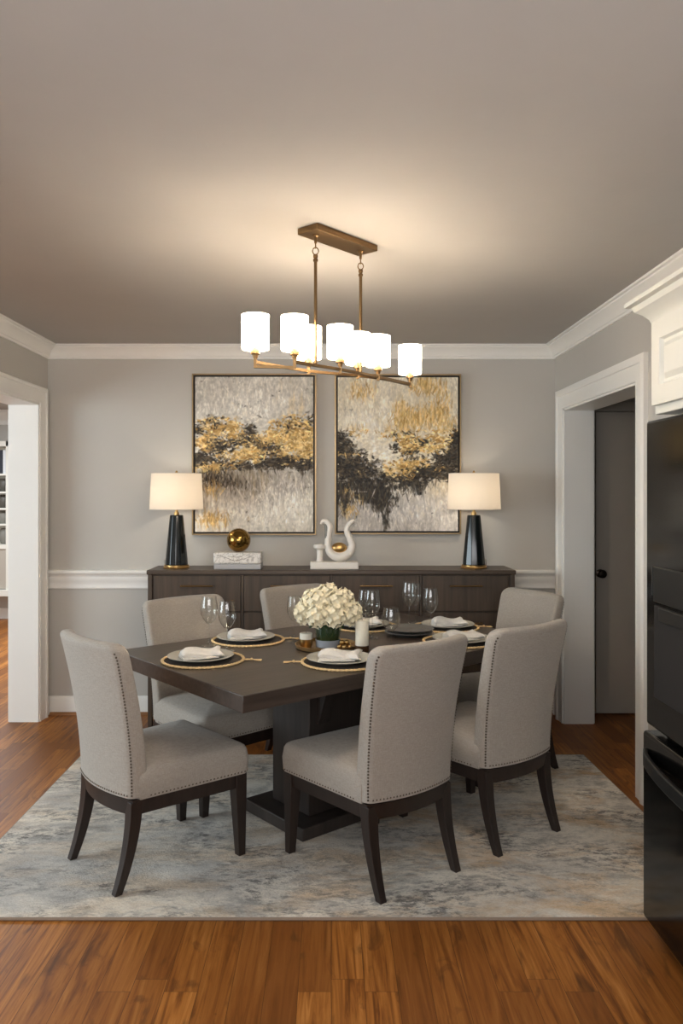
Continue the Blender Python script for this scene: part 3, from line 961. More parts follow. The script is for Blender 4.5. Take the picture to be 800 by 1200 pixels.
ed.build('groove_shade_strip', M['pot'], sc, smooth=60)  # raised grey strip, its colour stands for shade in the groove

# ------------------------------------------------------------------ dining table
TC, TA, TL, TW, TZ = (0.041, 3.674), math.radians(39.8), 1.76, 1.03, 0.76
tb = thing('dining_table', 'dark espresso rectangular pedestal dining table set for six', 'table', (TC[0], TC[1], RZT), TA)
zz = TZ - RZT
MB().box(-TL / 2, TL / 2, -TW / 2, TW / 2, zz - 0.062, zz).build('tabletop', M['table'], tb, bevel=0.003)
MB().box(-TL / 2 + 0.14, TL / 2 - 0.14, -TW / 2 + 0.14, TW / 2 - 0.14, zz - 0.1, zz - 0.06).build('sub_frame', M['pedestal'], tb, bevel=0.002)
MB().box(-0.29, 0.29, -0.135, 0.135, 0.055, zz - 0.09).build('column', M['pedestal'], tb, bevel=0.004)
MB().box(-0.39, 0.39, -0.218, 0.218, 0, 0.055).build('base', M['pedestal'], tb, bevel=0.005)
for sy in (1, -1):
    for xa in (-0.25, 0.19):
        b = MB()
        p = [(sy * 0.13, zz - 0.095), (sy * 0.225, zz - 0.095), (sy * 0.15, zz - 0.30), (sy * 0.13, zz - 0.30)]
        b.loft([[(x, y, z) for y, z in p] for x in (xa, xa + 0.06)])
        b.build('bracket', M['pedestal'], tb)


# ------------------------------------------------------------------ dining chairs
def seat_outline(n=14, inset=0.0):
    fw, bw, yf, yb, r = 0.246, 0.215, 0.262, -0.20, 0.022
    base = []
    def corner(cx, cy, a0, a1):
        for i in range(7):
            a = math.radians(a0 + (a1 - a0) * i / 6)
            base.append((cx + r * math.cos(a), cy + r * math.sin(a)))
    corner(fw - r, yf - r, 0, 90)
    for i in range(1, 8):
        base.append((fw - r - (2 * fw - 2 * r) * i / 8, yf))
    corner(-fw + r, yf - r, 90, 180)
    for i in range(1, 8):
        t = i / 8
        base.append((-fw + (fw - bw) * t, yf - r - (yf - r - yb) * t))
    for i in range(0, 13):
        x = -bw + 2 * bw * i / 12
        base.append((x, yb - 0.04 * (1 - (x / bw) ** 2)))
    for i in range(1, 8):
        t = i / 8
        base.append((bw + (fw - bw) * t, yb + (yf - r - yb) * t))
    cy = 0.03
    return [(x * (1 - inset / 0.23), cy + (y - cy) * (1 - inset / 0.24)) for x, y in base]


BK = dict(z0=0.338, z1=0.911, w0=0.215, w1=0.238, th0=0.078, th1=0.062, bow=0.045)


def back_mid(v):
    """centre line of the back: y, z, half width, thickness at height fraction v"""
    y = -0.212 - 0.098 * v ** 1.7
    return y, BK['z0'] + (BK['z1'] - BK['z0']) * v, BK['w0'] + (BK['w1'] - BK['w0']) * v ** 1.3, BK['th0'] + (BK['th1'] - BK['th0']) * v


def back_point(v, s, t):
    """s in metres along the width, t in metres through the thickness (negative = rear)"""
    y, z, w, th = back_mid(v)
    return (s, y + t - BK['bow'] * (1 - (s / 0.23) ** 2) + 0.02, z)


def make_chair(label):
    t = thing('dining_chair', label, 'chair', (0, 0, RZT), 0, 'upholstered dining chairs around the table')
    # local heights are above the rug
    st = MB()
    rings = []
    for z, ins in ((0.328, 0.0), (0.336, -0.003), (0.385, -0.006), (0.424, -0.001), (0.437, 0.006), (0.444, 0.016), (0.451, 0.04), (0.461, 0.10), (0.466, 0.17)):
        rings.append([(x, y, z) for x, y in seat_outline(inset=ins)])
    st.loft(rings)
    sto = st.build('seat', M['linen'], t, smooth=60)
    # backrest
    bk = MB()
    rings = []
    vs = [i / 18 for i in range(16)] + [0.87, 0.90, 0.925, 0.945, 0.962, 0.976, 0.987, 0.995, 1.0]
    for v in vs:
        y, z, w, th = back_mid(v)
        hgt = BK['z1'] - z
        rc = 0.05
        if hgt < rc:
            w -= rc * (1 - math.sqrt(max(0, 1 - (1 - hgt / rc) ** 2))) * 0.8
        rt = 0.024
        hh_ = th / 2
        if hgt < rt:
            hh_ -= rt * (1 - math.sqrt(max(0, 1 - (1 - hgt / rt) ** 2))) * 0.95
        ring = []
        for s, q in rrect(2 * w, 2 * hh_, min(0.022, hh_ * 0.9), 5):
            ring.append(back_point(v, s, q))
        # extra points along the wide faces so that the bow is smooth
        out = []
        for i, p in enumerate(ring):
            out.append(p)
            if i in (5, 17):
                s0, s1 = p[0], ring[(i + 1) % 24][0]
                q = hh_ if i == 5 else -hh_
                for kk in range(1, 10):
                    s = s0 + (s1 - s0) * kk / 10
                    out.append(back_point(v, s, q))
        rings.append(out)
    bk.loft(rings)
    bko = bk.build('backrest', M['linen'], t, smooth=60)
    # nailheads
    nv = 46
    for sgn in (-1, 1):
        nl = MB()
        for i in range(nv):
            v = 0.02 + 0.92 * i / (nv - 1)
            y, z, w, th = back_mid(v)
            if v > 0.9:
                w -= 0.02 * ((v - 0.9) / 0.04) ** 2 * 0.3
            p = back_point(v, sgn * (w - 0.0045), -th / 2 + 0.0045)
            nl.nail(p, (sgn * 1, -0.9, 0), 0.0042)
        nl.build('nailhead_trim', M['nail'], bko, smooth=60)
    nl = MB()
    for i in range(30):
        y, z, w, th = back_mid(1.0)
        s = -0.175 + 0.35 * i / 29
        p = back_point(0.985, s, -th / 2 + 0.011)
        nl.nail((p[0], p[1] - 0.002, p[2]), (0, -0.8, 0.7), 0.004)
    nl.build('nailhead_trim', M['nail'], bko, smooth=60)
    nl = MB()
    for i in range(30):
        s = -0.195 + 0.39 * i / 29
        p = back_point(0.018, s, -BK['th0'] / 2)
        nl.nail(p, (0, -1, 0), 0.0038)
    nl.build('nailhead_trim', M['nail'], bko, smooth=60)
    n2 = MB()
    so = seat_outline(inset=-0.0028)
    L = [Vector((x, y)) for x, y in so]
    acc = 0.0
    for i in range(len(L)):
        a, b = L[i], L[(i + 1) % len(L)]
        d = (b - a).length
        while acc < d:
            p = a + (b - a) * (acc / d)
            if p.y > -0.17:
                nn = Vector(((b - a).y, -(b - a).x))
                n2.nail((p.x, p.y, 0.338), (nn.x, nn.y, 0), 0.0036)
            acc += 0.0155
        acc -= d
    n2.build('nailhead_trim', M['nail'], sto, smooth=60)
    # apron
    ap = MB()
    def apo(ins):
        pts = []
        for x, y in seat_outline(inset=ins):
            if y < -0.17:
                y -= 0.034
            pts.append((x, y))
        return pts
    ap.loft([[(x, y, 0.272) for x, y in apo(0.012)], [(x, y, 0.33) for x, y in apo(0.006)]])
    ap.build('seat_frame', M['leg'], t, smooth=40)
    # legs
    for sgn in (-1, 1):
        lg = MB()
        rings = []
        for q in range(11):
            f = q / 10
            z, x, y, h = 0.322 * (1 - f), 0.187 + 0.003 * f, -0.212 - 0.07 * f ** 1.9, 0.024 - 0.0095 * f ** 1.2
            rings.append([(sgn * x + a * h, y + b * h, z) for a, b in ((-1, -1), (1, -1), (1, 1), (-1, 1))])
        lg.loft(rings)
        lg.build('leg', M['leg'], t, bevel=0.002, smooth=50)
        lg = MB()
        rings = []
        for z, x, y, h in ((0.328, 0.216, 0.232, 0.025), (0.26, 0.216, 0.232, 0.025), (0.0, 0.224, 0.236, 0.0155)):
            rings.append([(sgn * x + a * h, y + b * h, z) for a, b in ((-1, -1), (1, -1), (1, 1), (-1, 1))])
        lg.loft(rings)
        lg.build('leg', M['leg'], t, bevel=0.002, smooth=30)
    return t


chairs = [
    (-0.691, 3.162, 0.732, 'beige upholstered chair at the left table end, back half turned to the camera'),
    (0.156, 3.122, 2.226, 'beige upholstered chair nearest the camera, back turned, in front of the centrepiece'),
    (0.644, 3.480, 2.233, 'beige upholstered chair with its back turned, nearest the refrigerator'),
    (0.845, 4.195, 3.587, 'beige upholstered chair at the far table end beside the hallway doorway'),
    (-0.567, 3.850, -0.825, 'beige upholstered chair on the far table side below the left lamp'),
    (-0.030, 4.345, -0.86, 'beige upholstered chair on the far table side behind the white flowers'),
]
c0 = None
for x, y, a, lab in chairs:
    if c0 is None:
        c = c0 = make_chair(lab)
    else:
        c = copy_tree(c0)
        c['label'] = lab
    c.location = (x, y, RZT)
    c.rotation_euler.z = a - PI / 2


# ------------------------------------------------------------------ table settings
def T(u, v):
    """table coordinates (u along, v across) to the room"""
    ca, sa = math.cos(TA), math.sin(TA)
    return (TC[0] + u * ca - v * sa, TC[1] + u * sa + v * ca)


def toT(x, y):
    dx, dy = x - TC[0], y - TC[1]
    ca, sa = math.cos(TA), math.sin(TA)
    return (dx * ca + dy * sa, -dx * sa + dy * ca)


def inside(px, py, r):
    u, v = toT(*G(px, py, TZ))
    u = max(-TL / 2 + r, min(TL / 2 - r, u))
    v = max(-TW / 2 + r, min(TW / 2 - r, v))
    return T(u, v)


def make_mat(label):
    t = thing('placemat', label, 'placemat', (0, 0, TZ), 0, 'round placemats with gold cord edges')
    MB().lathe([(0.0, 0.0), (0.165, 0.0), (0.165, 0.003), (0.0, 0.003)], 48).build('mat_centre', M['mat_dark'], t)
    rp = MB()
    n = 96
    for ph in (0, PI):
        rp.tube([((0.168 + 0.004 * math.cos(2 * PI * j / n * 30 + ph)) * math.cos(2 * PI * j / n), (0.168 + 0.004 * math.cos(2 * PI * j / n * 30 + ph)) * math.sin(2 * PI * j / n), 0.0055 + 0.0015 * math.sin(2 * PI * j / n * 30 + ph)) for j in range(n)], 0.004, 6, loop=True)
    rp.build('cord_edge', M['gold_rope'], t)
    ts = MB()
    ts.tube([(0.17, 0, 0.005), (0.185, 0.006, 0.005), (0.2, 0.0, 0.005), (0.185, -0.006, 0.005), (0.172, -0.002, 0.005)], 0.0028, 6)
    ts.sphere((0.203, 0, 0.006), 0.006, 10, 6)
    for q in range(-3, 4):
        ts.tube([(0.205, 0, 0.005), (0.225, q * 0.003, 0.003), (0.245, q * 0.0045, 0.0025)], 0.0016, 5)
    ts.build('tassel', M['gold_rope'], t)
    return t


PLATE = [(0.0, 0.0), (0.075, 0.0), (0.08, 0.002), (0.105, 0.009), (0.136, 0.017), (0.139, 0.0195), (0.136, 0.0215), (0.104, 0.0135), (0.082, 0.007), (0.0, 0.006)]


def napkin_mesh(kind):
    mb = MB()
    n = 22
    rings = []
    for i in range(15):
        f = i / 14
        x = -0.082 + 0.164 * f
        pin = 1 - 0.42 * math.exp(-((f - 0.72) / 0.09) ** 2) if kind == 0 else 1 - 0.25 * math.exp(-((f - 0.45) / 0.12) ** 2)
        w, h = (0.042 + 0.012 * (f - 0.4) ** 2 * 4) * pin, (0.020 + 0.004 * math.sin(f * 7)) * (0.85 + 0.15 * pin)
        if i in (0, 14):
            h *= 0.8
        ring = []
        for j in range(n):
            a = 2 * PI * j / n
            rr = 1 + 0.13 * math.sin(3 * a + 5 * f + kind) + 0.07 * math.sin(7 * a - 3 * f)
            ring.append((x + 0.008 * math.sin(a * 2 + kind), w * math.cos(a) * rr, max(0.0, h + h * math.sin(a) * rr)))
        rings.append(ring)
    mb.loft(rings)
    return mb


def flap_mesh(kind):
    mb = MB()
    gx, gy = 12, 8
    top, bot = [], []
    for i in range(gx + 1):
        for j in range(gy + 1):
            x = -0.085 + 0.15 * i / gx
            y = -0.062 + 0.09 * j / gy + 0.02 * (i / gx - .5)
            z = 0.004 + 0.004 * math.sin(i * 0.9 + kind) * math.sin(j * 0.8) + 0.003
            top.append((x, y, z + 0.003))
            bot.append((x, y, z - 0.002))
    k = (gx + 1) * (gy + 1)
    fs = []
    idx = lambda i, j: i * (gy + 1) + j
    for i in range(gx):
        for j in range(gy):
            fs.append((idx(i, j), idx(i + 1, j), idx(i + 1, j + 1), idx(i, j + 1)))
            fs.append((k + idx(i, j), k + idx(i, j + 1), k + idx(i + 1, j + 1), k + idx(i + 1, j)))
    per = [idx(i, 0) for i in range(gx + 1)] + [idx(gx, j) for j in range(1, gy + 1)] + [idx(i, gy) for i in range(gx - 1, -1, -1)] + [idx(0, j) for j in range(gy - 1, 0, -1)]
    for a in range(len(per)):
        b = (a + 1) % len(per)
        fs.append((per[a], k + per[a], k + per[b], per[b]))
    mb.add(top + bot, fs)
    return mb


settings = [  # plate centre (as seen in the frame, or in table metres), tassel direction, napkin turn, napkin kind, place
    (238, 774, 0.0, 0.35, 0, 'at the left end of the table'),
    (284, 749, 0.2, 0.25, 1, 'on the far side below the left lamp'),
    (403, 777, PI, -0.1, 0, 'beside the tall white candle'),
    (0.45, -0.34, 0.5, 0.3, 1, 'behind the chair nearest the refrigerator'),
    (0.70, -0.03, 0.1, 0.1, 1, 'at the far right end of the table'),
    (428, 735, 2.6, 0.2, 0, 'on the far side behind the white flowers'),
]
m0 = p0 = None
naps = {}
for i, (px, py, ta, na, nk, where) in enumerate(settings):
    x, y = T(px, py) if px < 2 else inside(px, py, 0.185)
    if m0 is None:
        mt = m0 = make_mat('')
    else:
        mt = copy_tree(m0)
    mt['label'] = 'round dark placemat with gold cord edge ' + where
    mt.location = (x, y, TZ)
    mt.rotation_euler.z = ta
    if p0 is None:
        pl = p0 = MB().lathe(PLATE, 56).build('dinner_plate', M['plate'])
    else:
        pl = p0.copy()
        C.objects.link(pl)
    tag(pl, 'grey stoneware dinner plate on the placemat ' + where, 'plate', 'grey dinner plates on the placemats')
    pl.location = (x - 0.012 * (1 if px > 2 else -1), y + 0.008, TZ + 0.0035)
    if nk not in naps:
        nb = napkin_mesh(nk).build('napkin', M['napkin'] if nk == 0 else M['napkin_grey'], smooth=70)
        fl = flap_mesh(nk).build('folded_flap', M['napkin'] if nk == 0 else M['napkin_grey'], nb, smooth=70)
        naps[nk] = nb
    else:
        nb = copy_tree(naps[nk])
    tag(nb, 'folded white napkin lying on the plate ' + where, 'napkin', 'white napkins folded on the plates')
    nb.location = (pl.location.x + 0.002, pl.location.y + 0.004, TZ + 0.0105)
    nb.rotation_euler.z = na

# charcoal plates stacked before the far right setting
x, y = T(0.40, -0.055)
for q, lab in enumerate(('lower charcoal plate of the pair behind the nearest chair back', 'upper charcoal plate of the pair behind the nearest chair back')):
    pl = p0.copy()
    if q == 0:
        dm = p0.data.copy()
        dm.materials.clear()
        dm.materials.append(M['plate_dark'])
    pl.data = dm
    C.objects.link(pl)
    tag(pl, lab, 'plate', 'stacked charcoal plates')
    pl.location = (x + 0.006 * q, y, TZ + 0.0005 + q * 0.0155)
    pl.scale = (0.86, 0.86, 1)


# glasses
def glass_mesh(h, rb, rmax, rrim):
    zb = h * 0.45
    bowl = [(0.005, zb), (0.014, zb + 0.003), (rmax * 0.72, zb + h * 0.10), (rmax * 0.95, zb + h * 0.19), (rmax, zb + h * 0.27), (rmax * 0.96, zb + h * 0.38), (rrim * 1.03, zb + h * 0.49), (rrim, h)]
    outer = [(0.0, 0.0), (rb, 0.0), (rb, 0.0015), (rb * 0.5, 0.004), (0.007, 0.009), (0.0038, 0.02), (0.0034, zb * 0.6), (0.004, zb - 0.006)] + bowl
    inner = [(r - 0.0012, z + (0.001 if z < h else 0)) for r, z in reversed(bowl[1:])] + [(0.0, zb + 0.006)]
    return MB().lathe(outer + inner, 36)


gl = [  # foot centre (as seen in the frame, or in table metres), size
    (245, 757, 0.228, 0.040, 'tall wine glass, left one of the pair behind the left end plate'),
    (266, 763, 0.222, 0.040, 'wine glass, right one of the pair behind the left end plate'),
    (345, 752, 0.215, 0.036, 'wine glass left of the white flowers'),
    (436, 748, 0.232, 0.040, 'wine glass just right of the tall candle'),
    (0.25, 0.10, 0.220, 0.036, 'wine glass partly hidden behind the one right of the candle'),
    (458, 762, 0.190, 0.041, 'short wide wine glass between the candle and the nearest chair back'),
    (0.60, 0.14, 0.230, 0.040, 'tallest wine glass left of the far right napkin'),
    (0.69, 0.18, 0.212, 0.033, 'slim wine glass hidden behind the far right pair of glasses'),
    (0.53, -0.08, 0.222, 0.040, 'wine glass in front of the far right napkin'),
]
gcache = {}
for px, py, h, rm, lab in gl:
    key = (h, rm)
    x, y = T(px, py) if px < 2 else inside(px, py, 0.05)
    if key not in gcache:
        o = glass_mesh(h, 0.034, rm, rm * 0.82).build('wine_glass', M['glass'], smooth=50)
        gcache[key] = o
    else:
        o = gcache[key].copy()
        C.objects.link(o)
    o.location = (x, y, TZ + 0.0005)
    tag(o, lab, 'glass', 'wine glasses on the dining table')

# centrepiece
cx, cy = G(382, 759, TZ)
MB().lathe([(0.0, 0.0), (0.12, 0.0), (0.136, 0.004), (0.142, 0.02), (0.139, 0.0215), (0.132, 0.009), (0.0, 0.007)], 56).build('serving_tray', M['tray'], loc=(cx, cy, TZ))
tag(bpy.data.objects['serving_tray'], 'round bronze tray under the vase of white flowers', 'tray')
vs_ = thing('flower_vase', 'short green glass vase wrapped in a silver ribbon on the bronze tray', 'vase', (cx + 0.008, cy - 0.01, TZ + 0.0075))
MB().lathe([(0.0, 0.0), (0.046, 0.0), (0.05, 0.006), (0.06, 0.08), (0.064, 0.13), (0.0625, 0.13), (0.058, 0.08), (0.048, 0.01), (0.0, 0.008)], 40).build('vase_glass', M['leafglass'], vs_)
lv = MB()
for j in range(26):
    a = 2 * PI * j / 26
    r0, r1 = 0.044, 0.057
    tw = 0.25 * (random.random() - 0.5)
    w = 0.009
    rings = []
    for f in (0, 0.3, 0.7, 1.0):
        r = r0 + (r1 - r0) * f - 0.003 * (j % 3)
        aa = a + tw * f
        ww = w * (1.0 if f < 0.9 else 0.55)
        c_ = Vector((r * math.cos(aa), r * math.sin(aa), 0.011 + 0.112 * f))
        tn = Vector((-math.sin(aa), math.cos(aa), 0)) * ww
        rn = Vector((math.cos(aa), math.sin(aa), 0)) * 0.0008
        rings.append([c_ - tn - rn, c_ + tn - rn, c_ + tn + rn, c_ - tn + rn])
    lv.loft(rings)
lv.lathe([(0.0, 0.011), (0.036, 0.011), (0.046, 0.122), (0.0, 0.122)], 24)
lv.build('leaf_lining', M['leaf'], vs_, smooth=30)
MB().lathe([(0.0505, 0.002), (0.0535, 0.002), (0.0565, 0.034), (0.0535, 0.034)], 40, cap0=False, cap1=False).build('ribbon_band', M['ribbon'], vs_)

bq = thing('hydrangea_bouquet', 'domed bouquet of cream white hydrangeas in the green vase', 'flowers', (cx + 0.008, cy - 0.01, TZ + 0.10))


def bloom(c, R, axis):
    mb = MB()
    axis = Vector(axis).normalized()
    core = R * 0.72
    mb.sphere(c, core, 12, 8)
    nfl = 34
    for i in range(nfl):
        zf = 1 - 2 * (i + 0.5) / nfl
        a = i * 2.39996 + random.random() * 0.3
        rr = math.sqrt(1 - zf * zf)
        d = Vector((rr * math.cos(a), rr * math.sin(a), zf))
        if d.dot(axis) < -0.35:
            continue
        p = Vector(c) + d * R * (0.86 + 0.14 * random.random())
        u = d.orthogonal().normalized()
        u.rotate(Matrix.Rotation(random.random() * PI, 3, d))
        v = d.cross(u)
        pr = R * 0.36
        for q in range(4):
            e = u * math.cos(PI / 2 * q) + v * math.sin(PI / 2 * q)
            g = d.cross(e)
            cup = 0.25 + 0.5 * random.random()
            vv = [p - d * 0.006, p + e * pr * 0.5 + g * pr * 0.5 + d * pr * 0.18 * cup, p + e * pr * 1.05 + d * pr * 0.55 * cup * random.uniform(.4, 1.2), p + e * pr * 0.5 - g * pr * 0.5 + d * pr * 0.22 * cup]
            uu = [x - d * 0.0016 for x in vv]
            mb.add(vv + uu, [(0, 1, 2, 3), (7, 6, 5, 4), (0, 4, 5, 1), (1, 5, 6, 2), (2, 6, 7, 3), (3, 7, 4, 0)])
    return mb


dome = [(0, 0, 0.135, 0.058)]
for k_ in range(5):
    a = 2 * PI * k_ / 5 + 0.3
    dome.append((0.072 * math.cos(a), 0.072 * math.sin(a), 0.112, 0.055))
for k_ in range(9):
    a = 2 * PI * k_ / 9 + 0.1
    dome.append((0.108 * math.cos(a), 0.108 * math.sin(a), 0.062, 0.052))
for x, y, z, r in dome:
    bloom((x, y, z), r, (x * 1.4, y * 1.4, z)).build('bloom', M['petal'], bq, smooth=40)
lf = MB()
for k_ in range(9):
    a = 2 * PI * k_ / 9 + 0.45
    d = Vector((math.cos(a), math.sin(a), 0))
    s = Vector((-d.y, d.x, 0))
    rings = []
    for f, w in ((0, 0.004), (0.3, 0.018), (0.65, 0.02), (1.0, 0.003)):
        c_ = d * (0.055 + 0.06 * f) + Vector((0, 0, 0.035 - 0.03 * f * f))
        rings.append([c_ - s * w, c_ + Vector((0, 0, 0.002)), c_ + s * w, c_ - Vector((0, 0, 0.002))])
    lf.loft(rings)
lf.build('leaves', M['leaf'], bq, smooth=60)
st_ = MB()
for k_ in range(9):
    a = 2 * PI * k_ / 9
    st_.tube([(0.014 * math.cos(a), 0.014 * math.sin(a), 0.025), (0.04 * math.cos(a), 0.04 * math.sin(a), 0.07)], 0.003, 6)
st_.build('stems', M['leaf'], bq)

vx, vy = G(358.5, 760, TZ)
vt = thing('votive_candle', 'gold votive cup with ivory candle on the left of the bronze tray', 'candle', (vx, vy, TZ + 0.0085))
MB().lathe([(0.0, 0.0), (0.024, 0.0), (0.03, 0.012), (0.032, 0.036), (0.0305, 0.036), (0.029, 0.014), (0.0, 0.01)], 28).build('gold_cup', M['satin_brass'], vt)
MB().lathe([(0.0, 0.011), (0.027, 0.013), (0.029, 0.034), (0.029, 0.06), (0.026, 0.063), (0.0, 0.062)], 28).build('candle_wax', M['wax'], vt)
MB().tube([(0, 0, 0.06), (0.001, 0, 0.068)], 0.001, 6).build('wick', M['gap'], vt)
bx_, by_ = G(404, 762, TZ)
bs = thing('bead_strand', 'small strand of brass beads on the right of the bronze tray', 'ornament', (bx_, by_, TZ + 0.0075))
for dx, dy, dz in ((-0.024, -0.006, 0), (-0.002, -0.014, 0), (0.021, -0.006, 0), (0.019, 0.016, 0), (-0.004, 0.01, 0), (-0.013, -0.004, 0.018), (0.008, 0.0, 0.018)):
    MB().sphere((dx, dy, dz + 0.011), 0.0115, 14, 10).build('bead', M['satin_brass'], bs)
px_, py_ = G(424, 764, TZ)
cd = thing('pillar_candle', 'tall white pillar candle in clear glass with dark amber base', 'candle', (px_, py_, TZ + 0.0005))
MB().lathe([(0.0, 0.0), (0.030, 0.0), (0.032, 0.003), (0.032, 0.03), (0.0, 0.03)], 32).build('amber_base', M['amber'], cd)
MB().lathe([(0.0, 0.03), (0.0295, 0.03), (0.0295, 0.136), (0.027, 0.14), (0.0, 0.138)], 32).build('candle_wax', M['wax'], cd)
MB().lathe([(0.031, 0.03), (0.0325, 0.03), (0.0325, 0.162), (0.031, 0.162)], 32, cap0=False, cap1=False).build('glass_sleeve', M['glass'], cd)
MB().tube([(0, 0, 0.137), (0.001, 0, 0.148)], 0.001, 6).build('wick', M['gap'], cd)

# ------------------------------------------------------------------ chandelier
CH_W = 0.5
ch = thing('chandelier', 'brass linear chandelier with seven lit white shades above the table', 'chandelier', (0.029, 3.0, HC))
ca = math.atan2(0.195, 0.174)
MB().box(-0.175, 0.175, -0.05, 0.05, -0.024, -0.0005).build('canopy', M['brass'], ch, bevel=0.002, rotz=ca)


def L(x, y, z):
    return (x - 0.029, y - 3.0, z - HC)


ZB = 1.934
for x, y in ((-0.058, 2.905), (0.116, 3.10)):
    rd = MB()
    rd.tube([L(x, y, ZB), L(x, y, 2.325)], 0.0062, 10)
    rd.lathe([(0.0, 2.318 - HC), (0.009, 2.318 - HC), (0.009, 2.326 - HC), (0.006, 2.33 - HC), (0.009, 2.334 - HC), (0.009, 2.342 - HC), (0, 2.345 - HC)], 14, c=(x - 0.029, y - 3.0, 0))
    ro = rd.build('rod', M['brass'], ch)
    lp = MB()
    lp.tube([L(x + 0.011 * math.cos(2 * PI * j / 20), y, 2.357 + 0.013 * math.sin(2 * PI * j / 20)) for j in range(20)], 0.0022, 6, loop=True)
    lp.tube([L(x, y + 0.007 * math.cos(2 * PI * j / 16), 2.379 + 0.012 * math.sin(2 * PI * j / 16)) for j in range(16)], 0.0022, 6, loop=True)
    lp.build('hanging_loop', M['brass'], ro)
    MB().lathe([(0.0, 2.384 - HC), (0.005, 2.386 - HC), (0.005, 2.408 - HC), (0.012, 2.412 - HC), (0.012, 2.4165 - HC), (0, 2.4165 - HC)], 14, c=(x - 0.029, y - 3.0, 0)).build('loop_stem', M['brass'], ro)

FP = [(-0.132, 2.834), (0.034, 3.0), (0.19, 3.19), (0.34, 3.395)]
BP = [(-0.272, 2.815), (-0.087, 3.018), (0.106, 3.137)]


def arc(pts, z):
    P = [Vector((x, y, 0)) for x, y in pts]
    out = []
    for i in range(len(P) - 1):
        p0, p1, p2, p3 = P[max(i - 1, 0)], P[i], P[i + 1], P[min(i + 2, len(P) - 1)]
        for s in range(8):
            u = s / 8
            q = 0.5 * ((2 * p1) + (p2 - p0) * u + (2 * p0 - 5 * p1 + 4 * p2 - p3) * u * u + (3 * p1 - p0 - 3 * p2 + p3) * u ** 3)
            out.append(L(q.x, q.y, z))
    out.append(L(P[-1].x, P[-1].y, z))
    return out


MB().tube(arc(FP, ZB), 0.0052, square=True).build('front_bar', M['brass'], ch, smooth=30)
MB().tube(arc(BP + [(0.225, 3.24), (0.335, 3.392)], ZB - 0.003), 0.0052, square=True).build('back_bar', M['brass'], ch, smooth=30)
eb = MB()
eb.tube([L(FP[0][0], FP[0][1], 1.915), L(BP[0][0], BP[0][1], 1.915)], 0.0052, square=True)
eb.build('end_bar', M['brass'], ch)
for i, (x, y) in enumerate(FP + BP):
    low = 1.91 if i in (0, 4) else 1.918
    s = MB()
    s.tube([L(x, y, low), L(x, y, 1.95)], 0.0055, square=True)
    s.lathe([(0.0, 1.945 - HC), (0.008, 1.945 - HC), (0.011, 1.957 - HC), (0.017, 1.96 - HC), (0.017, 1.973 - HC), (0.012, 1.975 - HC), (0.012, 1.995 - HC), (0, 1.995 - HC)], 18, c=(x - 0.029, y - 3.0, 0))
    so = s.build('socket', M['brass'], ch)
    z0, z1, r = 1.977, 2.10, 0.0495
    sh = MB().lathe([(r, z0 - HC), (r, z1 - HC)], 48, c=(x - 0.029, y - 3.0, 0), cap0=False, cap1=False)
    sho = sh.build('lamp_shade', M['shade_glass'], ch)
    MB().lathe([(0.0005, z1 - 0.006 - HC), (r - 0.0008, z1 - 0.006 - HC)], 40, c=(x - 0.029, y - 3.0, 0), cap0=False, cap1=False).build('added_light_cap', M['light_cap'], sho)  # cap added to hold back light rising to the ceiling
    for z in (z0, z1):
        MB().tube([L(x + r * math.cos(2 * PI * j / 40), y + r * math.sin(2 * PI * j / 40), z) for j in range(40)], 0.0014, 6, loop=True).build('shade_rim', M['cord'], sho)
    rm = MB()
    for a in (0.4, 0.4 + 2 * PI / 3, 0.4 + 4 * PI / 3):
        rm.tube([L(x, y, z0 + 0.004), L(x + r * math.cos(a), y + r * math.sin(a), z0 + 0.003)], 0.0012, 6)
    rm.build('shade_spider', M['cord'], sho)
    MB().sphere(L(x, y, 2.028), 0.016, 14, 10, (1, 1, 1.5)).build('bulb', M['bulb'], so)
    bulb_light('chandelier_bulb_light', ch, L(x, y, 2.035), CH_W, 0.02)

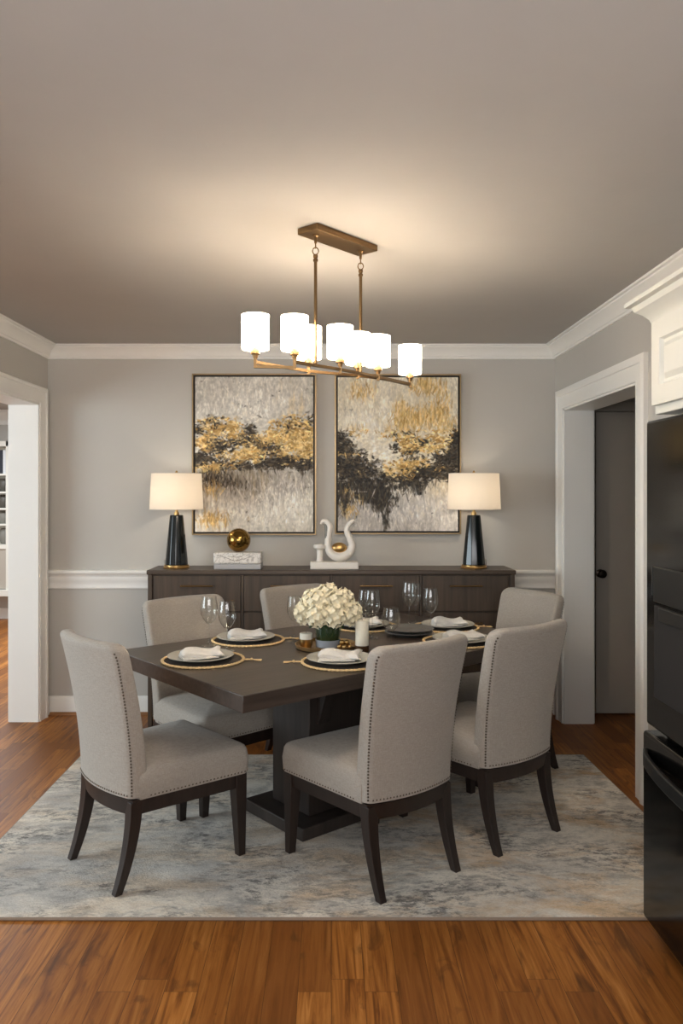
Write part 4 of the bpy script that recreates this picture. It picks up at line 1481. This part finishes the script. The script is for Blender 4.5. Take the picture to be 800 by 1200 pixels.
# ------------------------------------------------------------------ bookcase in the next room
bc = thing('bookcase', 'white built in shelves seen through the left doorway', 'bookcase', (-4.15, 8.9, 0))
fr_ = MB()
fr_.box(0.46, 0.5, 0, 0.3, 0.32, 2.06).box(-0.5, -0.46, 0, 0.3, 0.32, 2.06).box(-0.5, 0.5, 0, 0.3, 2.0, 2.06).box(-0.5, 0.5, 0.28, 0.3, 0.32, 2.06)
fr_.build('frame', M['cab'], bc, bevel=0.003)
SHELF = [1.69, 1.487, 1.30, 1.12, 0.885]
for z in SHELF:
    th = 0.022 if z > 0.9 else 0.05
    MB().box(-0.46, 0.46, 0.003, 0.28, z - th, z).build('shelf', M['cab'], bc, bevel=0.002)
MB().box(-0.46, 0.46, 0.02, 0.28, 0.38, 0.835).build('lower_panel', M['panel'], bc, bevel=0.003)
MB().box(-0.52, 0.52, -0.03, 0.3, 0.30, 0.375).build('plinth', M['cab'], bc, bevel=0.004)


def shelfspot(px, z):
    return ((px - 388) * 9.0 / F, 9.03, z)


bkm = MB().box(-0.025, 0.025, -0.09, 0.09, 0, 0.27)
o = bkm.build('book', M['book_dark'], loc=shelfspot(3.5, 1.69), bevel=0.003)
tag(o, 'dark book standing on the top shelf in the next room', 'book', 'books on the top shelf')
o = MB().box(-0.022, 0.022, -0.09, 0.09, 0, 0.27).build('book', M['book_white'], loc=shelfspot(8.2, 1.69), bevel=0.003)
tag(o, 'white book standing on the top shelf in the next room', 'book', 'books on the top shelf')
POT = [(0.0, 0.0), (0.05, 0.0), (0.07, 0.03), (0.08, 0.08), (0.07, 0.12), (0.045, 0.14), (0.05, 0.15), (0.042, 0.15), (0.0, 0.13)]
for z, mm, lab in ((1.487, 'pot2', 'dark mottled pot on the second shelf from the top in the next room'), (1.30, 'pot2', 'dark round pot on the third shelf from the top in the next room'),
                   (1.12, 'pot', 'grey stone pot on the fourth shelf from the top in the next room')):
    o = MB().lathe(POT, 24).build('decorative_pot', M[mm], loc=shelfspot(3.5, z))
    tag(o, lab, 'pot', 'pots on the shelves in the next room')
o = MB().lathe([(0.0, 0.0), (0.04, 0.0), (0.05, 0.01), (0.075, 0.07), (0.07, 0.13), (0.05, 0.18), (0.045, 0.18), (0.0, 0.15)], 24).build('stone_vase', M['pot'], loc=shelfspot(5.0, 0.885))
tag(o, 'grey stone vase on the lowest shelf in the next room', 'vase')
